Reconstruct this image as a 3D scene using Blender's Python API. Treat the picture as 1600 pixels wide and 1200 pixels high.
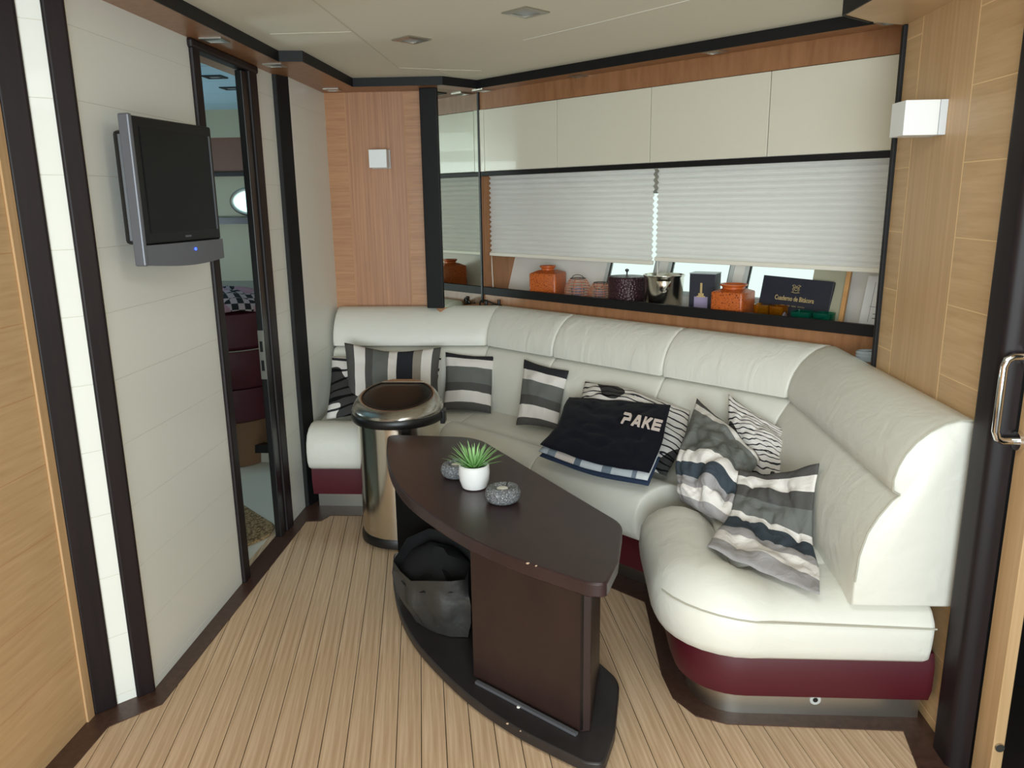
import bpy, bmesh, math, random
from mathutils import Vector, Matrix, noise
random.seed(7)
for o in list(bpy.data.objects): bpy.data.objects.remove(o)
S = bpy.context.scene
COL = S.collection
PI = math.pi

# ---------------------------------------------------------------- camera
cd = bpy.data.cameras.new('camera'); cam = bpy.data.objects.new('camera', cd); COL.objects.link(cam)
cd.sensor_width = 36.0; cd.lens = 1222.0/1600*36; cd.clip_start = .02
S.camera = cam
_dn = Vector((72, 5200, 1222)).normalized()
_fw = Vector((75, -289, 1222)).normalized(); _fw = (_fw - _dn*_fw.dot(_dn)).normalized()
_rt = _dn.cross(_fw)
# world axes are right, forward, -down; the camera looks along its own -Z
R = Matrix((_rt, _fw, -_dn)) @ Matrix(((1, 0, 0), (0, -1, 0), (0, 0, -1)))
cam.matrix_world = Matrix.Translation((0, 0, 1.6)) @ R.to_4x4()

# ---------------------------------------------------------------- world, daylight, exposure
w = bpy.data.worlds.new('world'); S.world = w; w.use_nodes = True
w.node_tree.nodes['Background'].inputs[0].default_value = (.82, .96, .90, 1)
w.node_tree.nodes['Background'].inputs[1].default_value = 1.0
S.view_settings.view_transform = 'Standard'; S.view_settings.look = 'None'
S.view_settings.exposure = 0.12; S.view_settings.gamma = 1.0; S.view_settings.use_curve_mapping = False

def area(name, loc, target, sx, sy, power, col):
    l = bpy.data.lights.new(name, 'AREA'); l.shape = 'RECTANGLE'; l.size = sx; l.size_y = sy
    l.energy = power; l.color = col
    o = bpy.data.objects.new(name, l); COL.objects.link(o); o.location = loc
    o.rotation_euler = (Vector(target)-Vector(loc)).to_track_quat('-Z', 'Y').to_euler()
    return o
area('aft_door_daylight', (0.0, -2.4, 1.2), (0.0, 3.2, 1.0), 2.7, 1.9, 192, (.83, .94, 1.0))
area('roof_hatch_daylight', (0.35, 1.3, 2.19), (0.45, 1.85, 0), .9, .7, 11, (.86, .98, 1.0))
area('cabin_ceiling_fill', (-3.1, 4.0, 1.25), (-1.8, 4.6, 2.0), .8, .5, 17, (.72, .90, 1.0))  # added lamp with no window behind it, brightens the cabin ceiling and walls

# ---------------------------------------------------------------- materials
def lin(c):
    c = c/255.0
    return c/12.92 if c <= .04045 else ((c+.055)/1.055)**2.4
def rgb(r, g, b): return (lin(r), lin(g), lin(b), 1)
def mat(name, col, rough=.5, metal=0, coat=0, spec=.5):
    m = bpy.data.materials.new(name); m.use_nodes = True
    b = m.node_tree.nodes['Principled BSDF']
    b.inputs['Base Color'].default_value = rgb(*col); b.inputs['Roughness'].default_value = rough
    b.inputs['Metallic'].default_value = metal; b.inputs['Coat Weight'].default_value = coat
    b.inputs['Specular IOR Level'].default_value = spec
    return m
def N(m, t, **k):
    n = m.node_tree.nodes.new(t)
    for a, v in k.items(): setattr(n, a, v)
    return n
def L(m, a, b): m.node_tree.links.new(a, b)
def BS(m): return m.node_tree.nodes['Principled BSDF']
def coords(m, scale=(1, 1, 1), kind='Object', rot=(0, 0, 0)):
    t = N(m, 'ShaderNodeTexCoord'); mp = N(m, 'ShaderNodeMapping')
    mp.inputs['Scale'].default_value = scale; mp.inputs['Rotation'].default_value = rot
    L(m, t.outputs[kind], mp.inputs['Vector']); return mp.outputs['Vector']
def ramp(m, fac, stops, mode='LINEAR'):
    r = N(m, 'ShaderNodeValToRGB'); r.color_ramp.interpolation = mode
    e = r.color_ramp.elements
    while len(e) > 1: e.remove(e[-1])
    e[0].position = stops[0][0]; e[0].color = stops[0][1]
    for p, c in stops[1:]:
        x = e.new(p); x.color = c
    L(m, fac, r.inputs['Fac']); return r.outputs['Color']
def bump(m, height, strength=.2, dist=.01):
    b = N(m, 'ShaderNodeBump'); b.inputs['Strength'].default_value = strength; b.inputs['Distance'].default_value = dist
    L(m, height, b.inputs['Height']); L(m, b.outputs['Normal'], BS(m).inputs['Normal'])
def nz(m, vec, scale=5, detail=4, rough=.5, dist=0):
    n = N(m, 'ShaderNodeTexNoise'); n.inputs['Scale'].default_value = scale; n.inputs['Detail'].default_value = detail
    n.inputs['Roughness'].default_value = rough; n.inputs['Distortion'].default_value = dist
    L(m, vec, n.inputs['Vector']); return n.outputs['Fac']
def wood(name, c1, c2, scale, rough=.4, rnd=.0, coat=0):
    m = mat(name, c1, rough, coat=coat)
    f = nz(m, coords(m, scale), 1, 6, .6, .3)
    col = ramp(m, f, [(.3, rgb(*c1)), (.7, rgb(*c2))])
    if rnd:
        oi = N(m, 'ShaderNodeObjectInfo'); mr = N(m, 'ShaderNodeMapRange')
        mr.inputs['To Min'].default_value = 1-rnd; mr.inputs['To Max'].default_value = 1+rnd
        L(m, oi.outputs['Random'], mr.inputs['Value'])
        h = N(m, 'ShaderNodeHueSaturation'); L(m, col, h.inputs['Color']); L(m, mr.outputs[0], h.inputs['Value']); col = h.outputs['Color']
    L(m, col, BS(m).inputs['Base Color'])
    bump(m, f, .08, .002)
    return m

M = {}
M['teak'] = wood('teak planks', (184, 150, 114), (226, 198, 166), (95, 2.2, 20), .5, .05)
M['caulk'] = mat('black caulk', (38, 30, 26), .7)
M['border'] = wood('dark floor border', (62, 42, 34), (84, 60, 50), (40, 40, 8), .35)
M['oak_h'] = wood('oak veneer horizontal grain', (164, 114, 76), (188, 138, 96), (4, 4, 70), .42, .03)
M['oak_v'] = wood('oak veneer vertical grain', (156, 108, 76), (186, 136, 98), (90, 90, 1.6), .42, .0)
M['oak_lh'] = wood('pale oak horizontal grain', (188, 152, 108), (206, 172, 128), (4, 4, 60), .42, .03)
M['oak_lv'] = wood('pale oak vertical grain', (184, 148, 104), (204, 168, 126), (60, 60, 1.5), .42, .0)
M['oak_red'] = wood('reddish soffit veneer', (138, 94, 61), (160, 113, 78), (30, 30, 6), .35)
M['oak_joint'] = mat('pale inlaid joint', (232, 200, 150), .6)
M['oak_joint_d'] = mat('brown joint', (190, 142, 98), .6)
M['cream'] = mat('cream lacquer', (233, 234, 226), .38, coat=.15)
M['cream_joint'] = mat('cream joint', (212, 209, 196), .7)
M['cab'] = mat('cabinet cream lacquer', (214, 208, 190), .28, coat=.3)
M['ceil'] = mat('cream ceiling vinyl', (222, 214, 194), .6)
M['wenge'] = wood('wenge post', (22, 15, 16), (32, 22, 23), (40, 40, 3), .5); BS(M['wenge']).inputs['Specular IOR Level'].default_value = .3
M['black'] = mat('black lacquer', (20, 18, 19), .35)
M['black_edge'] = mat('black satin trim', (19, 18, 19), .55, spec=.3)
M['table'] = wood('dark stained table', (48, 33, 33), (58, 41, 41), (8, 8, 4), .3)
M['table_edge'] = wood('dark stained table side', (42, 28, 26), (50, 34, 31), (8, 8, 4), .4)
M['base_top'] = wood('black stained plate', (34, 30, 30), (46, 42, 42), (10, 10, 4), .45)
M['chip'] = mat('worn chip', (176, 150, 124), .7)
M['maroon'] = mat('maroon leather', (76, 14, 26), .5)
M['maroon_d'] = mat('deep maroon leather', (84, 26, 40), .5)
M['plinth'] = mat('brushed steel plinth', (186, 182, 172), .35, 1)
M['plastic'] = mat('black plastic', (18, 17, 17), .38)
M['lidblack'] = mat('satin black flap', (16, 14, 14), .32, spec=.35)
M['dull_black'] = mat('dull black', (9, 8, 8), .85, spec=.15)
M['chrome'] = mat('chrome', (225, 225, 225), .08, 1)
M['copper'] = mat('copper wire', (226, 160, 130), .35, .6)
M['white'] = mat('white plastic', (236, 238, 236), .45)
M['white_side'] = mat('white lamp rim', (214, 218, 220), .5)
M['ceramic'] = mat('white ceramic', (232, 232, 230), .3)
M['soil'] = mat('dark soil', (28, 22, 20), .9)
M['grey_plastic'] = mat('silver grey plastic', (108, 110, 116), .42, .4)
M['screen'] = mat('screen glass', (22, 23, 24), .35, spec=.2)
M['bezel'] = mat('black bezel', (14, 14, 15), .35, spec=.3)
M['wax'] = mat('white wax', (240, 238, 230), .4)
M['navy'] = mat('navy box', (20, 24, 40), .45)
M['gold'] = mat('gold foil', (196, 172, 120), .35, .3)
M['lilac'] = mat('lilac print', (150, 138, 168), .5)
M['paper'] = mat('white paper', (232, 232, 232), .7)
M['printing'] = mat('grey printing', (96, 96, 104), .8)
M['tanwood'] = wood('light wood frame', (196, 140, 84), (214, 164, 108), (20, 20, 20), .5)
M['liner'] = mat('hull liner vinyl', (222, 216, 208), .6)
M['winframe'] = mat('grey window frame', (188, 190, 186), .4)
M['winblack'] = mat('window rubber', (28, 28, 30), .5)
M['floor2'] = mat('cabin cream floor', (226, 220, 204), .45)
M['cabwall'] = mat('cabin wall vinyl', (168, 164, 140), .6)
M['cabgrey'] = mat('cabin grey panel', (120, 122, 108), .6)
M['cabbrown'] = mat('cabin brown panel', (116, 78, 62), .45)
M['cabceil'] = mat('cabin glossy ceiling', (176, 220, 240), .3)  # blue reflection on the gloss is painted into the base colour
M['tan'] = mat('tan wood base', (150, 112, 84), .5)
M['clear_grey'] = mat('grey card', (150, 156, 160), .3)

def glassy(name, col, rough=.05, trans=.9):
    m = mat(name, col, rough); b = BS(m); b.inputs['Transmission Weight'].default_value = trans; b.inputs['IOR'].default_value = 1.3
    return m
M['amber'] = glassy('amber glass', (232, 160, 30))
M['teal'] = glassy('teal glass', (40, 170, 140))
M['pane'] = glassy('window pane', (250, 255, 253), 0.0, 1.0); BS(M['pane']).inputs['IOR'].default_value = 1.02
M['crystal'] = glassy('crystal', (225, 225, 240))
# steel with vertical brushing
def steel(name, scale, base=(196, 192, 184), rough=.24):
    m = mat(name, base, rough, 1)
    f = nz(m, coords(m, scale), 1, 3)
    mr = N(m, 'ShaderNodeMapRange'); mr.inputs['To Min'].default_value = rough-.06; mr.inputs['To Max'].default_value = rough+.14
    L(m, f, mr.inputs['Value']); L(m, mr.outputs[0], BS(m).inputs['Roughness']); return m
M['steel'] = steel('brushed steel', (3, 3, 160)); M['steel_v'] = steel('polished steel', (60, 60, 2), (214, 208, 196), .14)
# leather
def leather(name, col):
    m = mat(name, col, .42)
    v = coords(m, (1, 1, 1))
    a = nz(m, v, 9, 3, .5, 1.0); b = nz(m, v, 260, 2)
    mx = N(m, 'ShaderNodeMath', operation='MULTIPLY_ADD'); mx.inputs[1].default_value = .035
    L(m, b, mx.inputs[0]); L(m, a, mx.inputs[2])
    bump(m, mx.outputs[0], .13, .03)
    return m
M['leather'] = leather('cream leather', (224, 222, 211))
M['seam'] = mat('leather seam thread', (176, 172, 156), .7)
# wrinkled headroll leather: fine creases running down
def headroll():
    m = mat('creased cream leather', (224, 222, 211), .42)
    v = coords(m, (14, 14, 2.2)); a = nz(m, v, 1, 3, .5, .6)
    bump(m, a, .45, .014); return m
M['headroll'] = headroll()
M['mirror'] = mat('mirror', (222, 230, 220), .0, 1)
M['blind'] = mat('pleated blind fabric', (250, 248, 244), .8)
b = BS(M['blind']); m = M['blind']
tr = N(m, 'ShaderNodeBsdfTranslucent'); tr.inputs['Color'].default_value = rgb(236, 234, 230)
mx = N(m, 'ShaderNodeMixShader'); mx.inputs[0].default_value = .33
L(m, b.outputs[0], mx.inputs[1]); L(m, tr.outputs[0], mx.inputs[2]); L(m, mx.outputs[0], m.node_tree.nodes['Material Output'].inputs['Surface'])
M['rail'] = mat('blind rail', (226, 220, 206), .5)
def emis(name, col, s):
    m = mat(name, col, .5); BS(m).inputs['Emission Color'].default_value = rgb(*col); BS(m).inputs['Emission Strength'].default_value = s; return m
M['led'] = emis('blue standby light', (60, 90, 255), 2.5)
M['portlight'] = emis('daylit porthole pane', (200, 245, 245), 1.6)
# orange pierced ceramic
def lantern():
    m = mat('orange glazed metal', (190, 82, 38), .38)
    vo = N(m, 'ShaderNodeTexVoronoi', feature='DISTANCE_TO_EDGE'); vo.inputs['Scale'].default_value = 105
    L(m, coords(m), vo.inputs['Vector'])
    c = ramp(m, vo.outputs['Distance'], [(.0, rgb(190, 96, 38)), (.18, rgb(182, 88, 32)), (.33, rgb(112, 42, 22))])
    L(m, c, BS(m).inputs['Base Color']); bump(m, vo.outputs['Distance'], -.6, .004); return m
M['orange'] = lantern(); M['orange_plain'] = mat('orange glazed rim', (190, 92, 36), .35)
def hammered():
    m = mat('dark plum hammered', (58, 34, 40), .35, .3)
    vo = N(m, 'ShaderNodeTexVoronoi'); vo.inputs['Scale'].default_value = 90; L(m, coords(m), vo.inputs['Vector'])
    bump(m, vo.outputs['Distance'], .8, .005); return m
M['plum'] = hammered()
def stone():
    m = mat('grey porous stone', (104, 106, 108), .9)
    f = nz(m, coords(m), 190, 3, .7)
    L(m, ramp(m, f, [(.35, rgb(70, 72, 74)), (.55, rgb(112, 114, 116)), (.68, rgb(190, 190, 190))]), BS(m).inputs['Base Color'])
    bump(m, f, .6, .004); return m
M['stone'] = stone()
def leafm():
    m = mat('green leaf', (96, 160, 70), .45)
    t = N(m, 'ShaderNodeTexCoord'); s = N(m, 'ShaderNodeSeparateXYZ'); L(m, t.outputs['Object'], s.inputs[0])
    L(m, ramp(m, s.outputs['Z'], [(.07, rgb(92, 158, 60)), (.15, rgb(172, 220, 150))]), BS(m).inputs['Base Color']); return m
M['leaf'] = leafm()
def cloth(name, stripes, axis='Y', wr=.25):
    """stripes: list of (start 0..1, colour) across one axis of the cloth's UV"""
    m = mat(name, (200, 200, 200), .85, spec=.2)
    t = N(m, 'ShaderNodeTexCoord'); s = N(m, 'ShaderNodeSeparateXYZ'); L(m, t.outputs['UV'], s.inputs[0])
    L(m, ramp(m, s.outputs[axis], [(p, rgb(*c)) for p, c in stripes], 'CONSTANT'), BS(m).inputs['Base Color'])
    f = nz(m, coords(m), 14, 3, .5, .8); bump(m, f, wr, .02); return m
WH = (226, 220, 214); CH = (46, 46, 50); DG = (84, 82, 80); MG = (108, 110, 106); LG = (160, 156, 156); SL = (62, 70, 78); TP = (150, 142, 130)
M['st_wide'] = cloth('striped cloth wide', [(0, DG), (.09, WH), (.21, DG), (.29, MG), (.46, WH), (.55, (44, 46, 52)), (.72, TP), (.81, WH), (.92, DG)], 'X')
M['st_small'] = cloth('striped cloth small', [(0, DG), (.12, WH), (.31, DG), (.46, MG), (.75, WH), (.91, CH)])
M['st_small2'] = cloth('striped cloth upright', [(0, DG), (.09, WH), (.28, DG), (.43, MG), (.68, WH), (.85, CH)])
M['st_twist'] = cloth('striped cloth crumpled', [(0, LG), (.08, WH), (.2, LG), (.30, SL), (.42, WH), (.52, MG), (.80, (120, 122, 118)), (.9, WH), (.955, DG)], wr=.6)
M['st_fold'] = cloth('striped cloth folded', [(0, LG), (.13, WH), (.25, LG), (.32, SL), (.45, WH), (.52, MG), (.68, DG), (.80, WH), (.92, DG)], wr=.5)
def floral(name, scale, blob, seedv):
    m = mat(name, WH, .85, spec=.2)
    t = N(m, 'ShaderNodeTexCoord'); mp = N(m, 'ShaderNodeMapping'); mp.inputs['Location'].default_value = (-.30-seedv*.02, -.12-seedv*.03, 0)
    L(m, t.outputs['UV'], mp.inputs['Vector'])
    wv = N(m, 'ShaderNodeTexWave', wave_type='RINGS'); wv.inputs['Scale'].default_value = scale; wv.inputs['Distortion'].default_value = 5.5
    wv.inputs['Detail'].default_value = 1.0; wv.inputs['Detail Scale'].default_value = 1.1
    L(m, mp.outputs[0], wv.inputs['Vector'])
    lines = ramp(m, wv.outputs['Fac'], [(0, rgb(48, 48, 52)), (.13, rgb(*WH))], 'CONSTANT')
    f = nz(m, mp.outputs[0], 2.2, 0, .5, .5)
    bl = ramp(m, f, [(0, (1, 1, 1, 1)), (blob, rgb(72, 72, 74))], 'CONSTANT')
    mx = N(m, 'ShaderNodeMix', data_type='RGBA', blend_type='MULTIPLY'); mx.inputs['Factor'].default_value = 1
    L(m, lines, mx.inputs['A']); L(m, bl, mx.inputs['B']); L(m, mx.outputs['Result'], BS(m).inputs['Base Color'])
    bump(m, nz(m, coords(m), 14, 3), .3, .02); return m
M['floral1'] = floral('black and white print dense', 3.6, .57, 3.1)
M['floral2'] = floral('black and white line print', 5.0, .70, 8.4)
M['floral3'] = floral('black and white leaf print', 2.0, .50, 5.7)
def velvet():
    m = mat('navy terry', (15, 16, 26), .9, spec=.15); BS(m).inputs['Sheen Weight'].default_value = .04
    bump(m, nz(m, coords(m), 30, 4), .3, .01); return m
M['towel'] = velvet(); M['towel_blue'] = mat('slate blue terry', (44, 56, 78), .9, spec=.2)
M['plaid'] = cloth('plaid towel band', [(0, (170, 178, 186)), (.08, (120, 132, 142)), (.16, (196, 186, 180)), (.34, (92, 104, 118)), (.4, (186, 192, 198)), (.6, (110, 122, 134)), (.68, (176, 184, 190)), (.86, (110, 122, 134)), (.9, (200, 204, 206))], 'X')
M['letters'] = mat('shiny pale lettering', (222, 206, 198), .35)
M['bag'] = mat('black coated bag', (50, 49, 47), .5); bump(M['bag'], nz(M['bag'], coords(M['bag']), 9, 3), .4, .03)
M['bag_in'] = mat('bag lining', (10, 10, 11), .9)
M['rug'] = mat('woven seagrass', (150, 118, 78), .95)
m = M['rug']; vo = N(m, 'ShaderNodeTexVoronoi'); vo.inputs['Scale'].default_value = 90; L(m, coords(m, (1, .6, 1)), vo.inputs['Vector'])
L(m, ramp(m, vo.outputs['Distance'], [(0, rgb(200, 170, 124)), (.8, rgb(104, 80, 52))]), BS(m).inputs['Base Color']); bump(m, vo.outputs['Distance'], -.8, .01)
M['blanket'] = mat('pink blanket', (176, 132, 146), .9)
m = M['blanket']; ck = N(m, 'ShaderNodeTexChecker'); ck.inputs['Scale'].default_value = 26; ck.inputs['Color1'].default_value = rgb(34, 34, 36); ck.inputs['Color2'].default_value = rgb(190, 168, 172)
L(m, coords(m, rot=(.3, .2, .78)), ck.inputs['Vector'])
f = nz(m, coords(m), 7, 1); mx = N(m, 'ShaderNodeMix', data_type='RGBA'); L(m, ramp(m, f, [(0, (0, 0, 0, 1)), (.5, (1, 1, 1, 1))], 'CONSTANT'), mx.inputs['Factor'])
mx.inputs['A'].default_value = rgb(176, 132, 146); L(m, ck.outputs['Color'], mx.inputs['B']); L(m, mx.outputs['Result'], BS(m).inputs['Base Color'])

# ---------------------------------------------------------------- mesh helpers
class MB:
    def __init__(s): s.v = []; s.f = []; s.uv = None
    def add(s, vs, fs):
        b = len(s.v); s.v += [tuple(x) for x in vs]; s.f += [tuple(i+b for i in f) for f in fs]; return s
    def prism(s, poly, z0, z1):
        n = len(poly)
        if sum(poly[i][0]*poly[(i+1) % n][1]-poly[(i+1) % n][0]*poly[i][1] for i in range(n)) < 0: poly = poly[::-1]
        vs = [(x, y, z0) for x, y in poly]+[(x, y, z1) for x, y in poly]
        fs = [tuple(range(n))[::-1], tuple(range(n, 2*n))]+[(i, (i+1) % n, n+(i+1) % n, n+i) for i in range(n)]
        return s.add(vs, fs)
    def box(s, x0, x1, y0, y1, z0, z1):
        return s.prism([(x0, y0), (x1, y0), (x1, y1), (x0, y1)], z0, z1)
    def obox(s, c, ax, ay, az, sx, sy, sz):
        c = Vector(c); ax, ay, az = Vector(ax), Vector(ay), Vector(az)
        vs = [c+ax*(i*sx/2)+ay*(j*sy/2)+az*(k*sz/2) for k in (-1, 1) for i, j in ((-1, -1), (1, -1), (1, 1), (-1, 1))]
        fs = [(3, 2, 1, 0), (4, 5, 6, 7), (0, 1, 5, 4), (1, 2, 6, 5), (2, 3, 7, 6), (3, 0, 4, 7)]
        if ax.cross(ay).dot(az) < 0: fs = [f[::-1] for f in fs]
        return s.add(vs, fs)
    def tube(s, pts, r, n=8, closed=False):
        pts = [Vector(p) for p in pts]; m = len(pts); rings = []
        up = None
        for i, p in enumerate(pts):
            a = pts[(i-1) % m] if (closed or i > 0) else p; b = pts[(i+1) % m] if (closed or i < m-1) else p
            t = (b-a).normalized()
            if up is None: up = t.orthogonal().normalized()
            up = (up - t*up.dot(t)).normalized(); sd = t.cross(up)
            rr = r[i] if isinstance(r, (list, tuple)) else r
            rings.append([p+up*(math.cos(2*PI*k/n)*rr)+sd*(math.sin(2*PI*k/n)*rr) for k in range(n)])
        vs = [v for g in rings for v in g]; fs = []
        for i in range(m if closed else m-1):
            j = (i+1) % m
            for k in range(n): fs.append((i*n+k, i*n+(k+1) % n, j*n+(k+1) % n, j*n+k))
        if not closed: fs += [tuple(range(n))[::-1], tuple(range((m-1)*n, m*n))]
        return s.add(vs, fs)
    def lathe(s, prof, c=(0, 0, 0), n=40, sx=1, sy=1):
        vs = []; fs = []; m = len(prof)
        for r, z in prof:
            for k in range(n):
                a = 2*PI*k/n; vs.append((c[0]+r*sx*math.cos(a), c[1]+r*sy*math.sin(a), c[2]+z))
        for i in range(m-1):
            for k in range(n): fs.append((i*n+k, i*n+(k+1) % n, (i+1)*n+(k+1) % n, (i+1)*n+k))
        if prof[0][0] > 1e-4: fs.append(tuple(range(n))[::-1])
        if prof[-1][0] > 1e-4: fs.append(tuple(range((m-1)*n, m*n)))
        return s.add(vs, fs)
    def grid(s, rings, cap=True, closed_ring=True):
        m = len(rings); n = len(rings[0]); vs = [v for g in rings for v in g]; fs = []
        for i in range(m-1):
            for k in range(n if closed_ring else n-1):
                fs.append((i*n+k, i*n+(k+1) % n, (i+1)*n+(k+1) % n, (i+1)*n+k))
        if cap: fs += [tuple(range(n))[::-1], tuple(range((m-1)*n, m*n))]
        return s.add(vs, fs)

WL = {}
def mesh_obj(name, mb, material, parent=None, smooth=False, bevel=0, loc=None, rotz=0, seg=2, angle=40, fixn=True):
    me = bpy.data.meshes.new(name)
    base = Vector(WL.get(parent.name, (0, 0, 0))) if parent else Vector((0, 0, 0))
    off = Vector(loc) if loc is not None else base
    if rotz:
        Rm = Matrix.Rotation(-rotz, 3, 'Z'); vv = [Rm @ (Vector(v)-off) for v in mb.v]
    else: vv = [Vector(v)-off for v in mb.v]
    me.from_pydata(vv, [], mb.f)
    if fixn:
        bm = bmesh.new(); bm.from_mesh(me); bmesh.ops.remove_doubles(bm, verts=bm.verts, dist=1e-5)
        bmesh.ops.recalc_face_normals(bm, faces=bm.faces); bm.to_mesh(me); bm.free()
    me.materials.append(material)
    if smooth:
        me.shade_smooth(); me.set_sharp_from_angle(angle=math.radians(angle))
    o = bpy.data.objects.new(name, me); COL.objects.link(o)
    if parent: o.parent = parent; o.location = off-base
    else: o.location = off
    o.rotation_euler[2] = rotz
    WL[o.name] = tuple(off)
    if bevel:
        b = o.modifiers.new('bevel', 'BEVEL'); b.width = bevel; b.segments = seg; b.limit_method = 'ANGLE'; b.angle_limit = math.radians(35)
        if not smooth: b.harden_normals = False
    return o
def thing(name, label, cat, loc, group=None):
    o = bpy.data.objects.new(name, None); o.empty_display_size = .05; COL.objects.link(o); o.location = loc
    WL[o.name] = tuple(loc); return tag(o, label, cat, group)
def tag(o, label, cat, group=None):
    o['label'] = label; o['category'] = cat
    if group: o['group'] = group
    return o
def struct(name, mb, material, label, **k):
    o = mesh_obj(name, mb, material, **k); o['kind'] = 'structure'; o['label'] = label; o['category'] = name.split('_')[0].split('.')[0]; return o
def bxm(*a): return MB().box(*a)

# hull frame: nn points outboard, hd runs forward along the hull wall
nn = Vector((.67, .743, 0)).normalized(); hd = Vector((-nn.y, nn.x, 0)); UP = Vector((0, 0, 1))
def HP(t, D, z=0): return hd*t+nn*D+UP*z
def hbox(mb, t0, t1, D0, D1, z0, z1):
    return mb.obox(HP((t0+t1)/2, (D0+D1)/2, (z0+z1)/2), hd, nn, UP, abs(t1-t0), abs(D1-D0), abs(z1-z0))
GRID = [.035, .243, .451, .659, .867, 1.075, 1.283, 1.478, 1.687, 1.893, 2.095]

# ---------------------------------------------------------------- floor
fl = struct('floor', bxm(-1.52, 1.7, -1.4, 4.3, -.06, -.0035), M['caulk'], 'black caulked floor carrying the pale teak planks')
A10 = math.radians(10); du = Vector((math.cos(A10), math.sin(A10))); dv = Vector((-math.sin(A10), math.cos(A10)))
def clip(poly, nx, ny, c):
    out = []
    for i in range(len(poly)):
        a = poly[i]; b = poly[(i+1) % len(poly)]; da = a[0]*nx+a[1]*ny-c; db = b[0]*nx+b[1]*ny-c
        if da <= 0: out.append(a)
        if da*db < 0: t = da/(da-db); out.append((a[0]+(b[0]-a[0])*t, a[1]+(b[1]-a[1])*t))
    return out
for k in range(-9, 34):
    q0 = -.962+k*.0753+.0013; q1 = q0+.0753-.0026
    poly = [tuple(du*q+dv*r) for q, r in ((q0, -.2), (q1, -.2), (q1, 4.6), (q0, 4.6))]
    for h in ((-1, 0, 1.43), (1, 0, 1.13), (0, -1, -.55), (0, 1, 3.9), (nn.x, nn.y, 2.55)):
        if poly: poly = clip(poly, *h)
    if len(poly) < 3: continue
    cx = sum(p[0] for p in poly)/len(poly); cy = sum(p[1] for p in poly)/len(poly)
    ex = du*((q0+q1)/2)+dv*2
    mesh_obj('plank', MB().prism(poly, -.0035, 0.0), M['teak'], fl, loc=(ex.x, ex.y, 0), rotz=A10, fixn=False)

def fillet(poly, r, n=6):
    out = []; m = len(poly)
    for i in range(m):
        p = Vector(poly[i]).to_2d(); a = Vector(poly[i-1]).to_2d(); b = Vector(poly[(i+1) % m]).to_2d()
        rr = r[i] if isinstance(r, (list, tuple)) else r
        if rr <= 0: out.append((p.x, p.y)); continue
        d1 = (a-p); d2 = (b-p); l = min(rr, d1.length*.48, d2.length*.48)
        s = p+d1.normalized()*l; e = p+d2.normalized()*l
        for k in range(n+1):
            t = k/n; q = s*(1-t)**2+p*(2*t*(1-t))+e*t*t; out.append((q.x, q.y))
    return out
# offsets of an open path; +d is on its left
def mitre(path):
    P = [Vector((p[0], p[1])) for p in path]; ns = []
    for i in range(len(P)):
        d1 = (P[i]-P[i-1]).normalized() if i > 0 else (P[1]-P[0]).normalized()
        d2 = (P[i+1]-P[i]).normalized() if i < len(P)-1 else d1
        n1 = Vector((-d1.y, d1.x)); n2 = Vector((-d2.y, d2.x)); s = n1+n2
        ns.append(s/(s.dot(n1)))
    return P, ns
def offset(path, d):
    P, ns = mitre(path); return [tuple(p+n*d) for p, n in zip(P, ns)]

FRONT = [(-1.300, 3.77), (-.62, 3.77), (.315, 2.93)]
ARC = [(.57-.255*math.cos(a), 2.36-.255*math.sin(a)) for a in [PI/2*k/8 for k in range(9)]]
FULL = FRONT+ARC+[(1.085, 2.105)]
brd_in = [(-1.42, .6), (-1.42, 2.07), (-1.305, 2.19), (-1.305, 3.69), (-1.23, 3.70), (-1.20, 3.775), (-.60, 3.775), (.345, 2.92), (.35, 2.42), (.37, 2.29), (.43, 2.20), (.52, 2.165), (1.05, 2.155), (1.02, 1.98), (1.02, .6)]
brd_out = [(1.16, .6), (1.16, 3.3), (-.2, 4.2), (-1.40, 4.2), (-1.40, 2.3), (-1.52, 2.14), (-1.52, .6)]
struct('trim_1', MB().prism(brd_in+brd_out, -.003, .0035), M['border'], 'dark wood border strip framing the teak floor along the walls and sofa')

# ---------------------------------------------------------------- left wall
def panels(parent, rects, mk, material, name='panel', bev=.0004):
    for r in rects: mesh_obj(name, mk(*r), material, parent, bevel=bev, seg=1)
wl = struct('wall_left', bxm(-1.43, -1.3708, 2.27, 3.02, 0, 2.3), M['cream_joint'], 'cream panelled partition behind the television')
zz = [0.002]+GRID+[2.25]
def bands(z0, z1): 
    g = [z0]+[z for z in GRID if z0+.03 < z < z1-.03]+[z1]; return list(zip(g[:-1], g[1:]))
panels(wl, [(a+.001, b-.001) for a, b in bands(.004, 2.24)], lambda a, b: bxm(-1.38, -1.37, 2.275, 3.018, a, b), M['cream'])
# angled pilaster between the two dark posts near the camera
wk = struct('wall_left.001', MB().prism([(-1.52, 2.12), (-1.4590+.0035, 2.1810-.0035), (-1.3795+.0035,2.2605-.0035), (-1.43, 2.30)], 0, 2.3), M['cream_joint'], 'narrow cream pilaster between two dark posts at the left')
q = Vector((1, 1)).normalized(); qn = Vector((1, -1)).normalized()
def kink(s0, s1, o, z0, z1):
    a = Vector((-1.5, 2.14))+q*s0; b = Vector((-1.5, 2.14))+q*s1
    return MB().prism([tuple(a), tuple(b), tuple(b+qn*o), tuple(a+qn*o)], z0, z1)
panels(wk, [(a+.001, b-.001) for a, b in bands(.004, 2.24)], lambda a, b: kink(.05, .15, .006, a, b), M['cream'])
struct('trim_2', kink(-.01, .062, .016, 0, 2.3), M['wenge'], 'dark post nearest the camera on the left, beside the wooden panelling', bevel=.012, seg=3)
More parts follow.
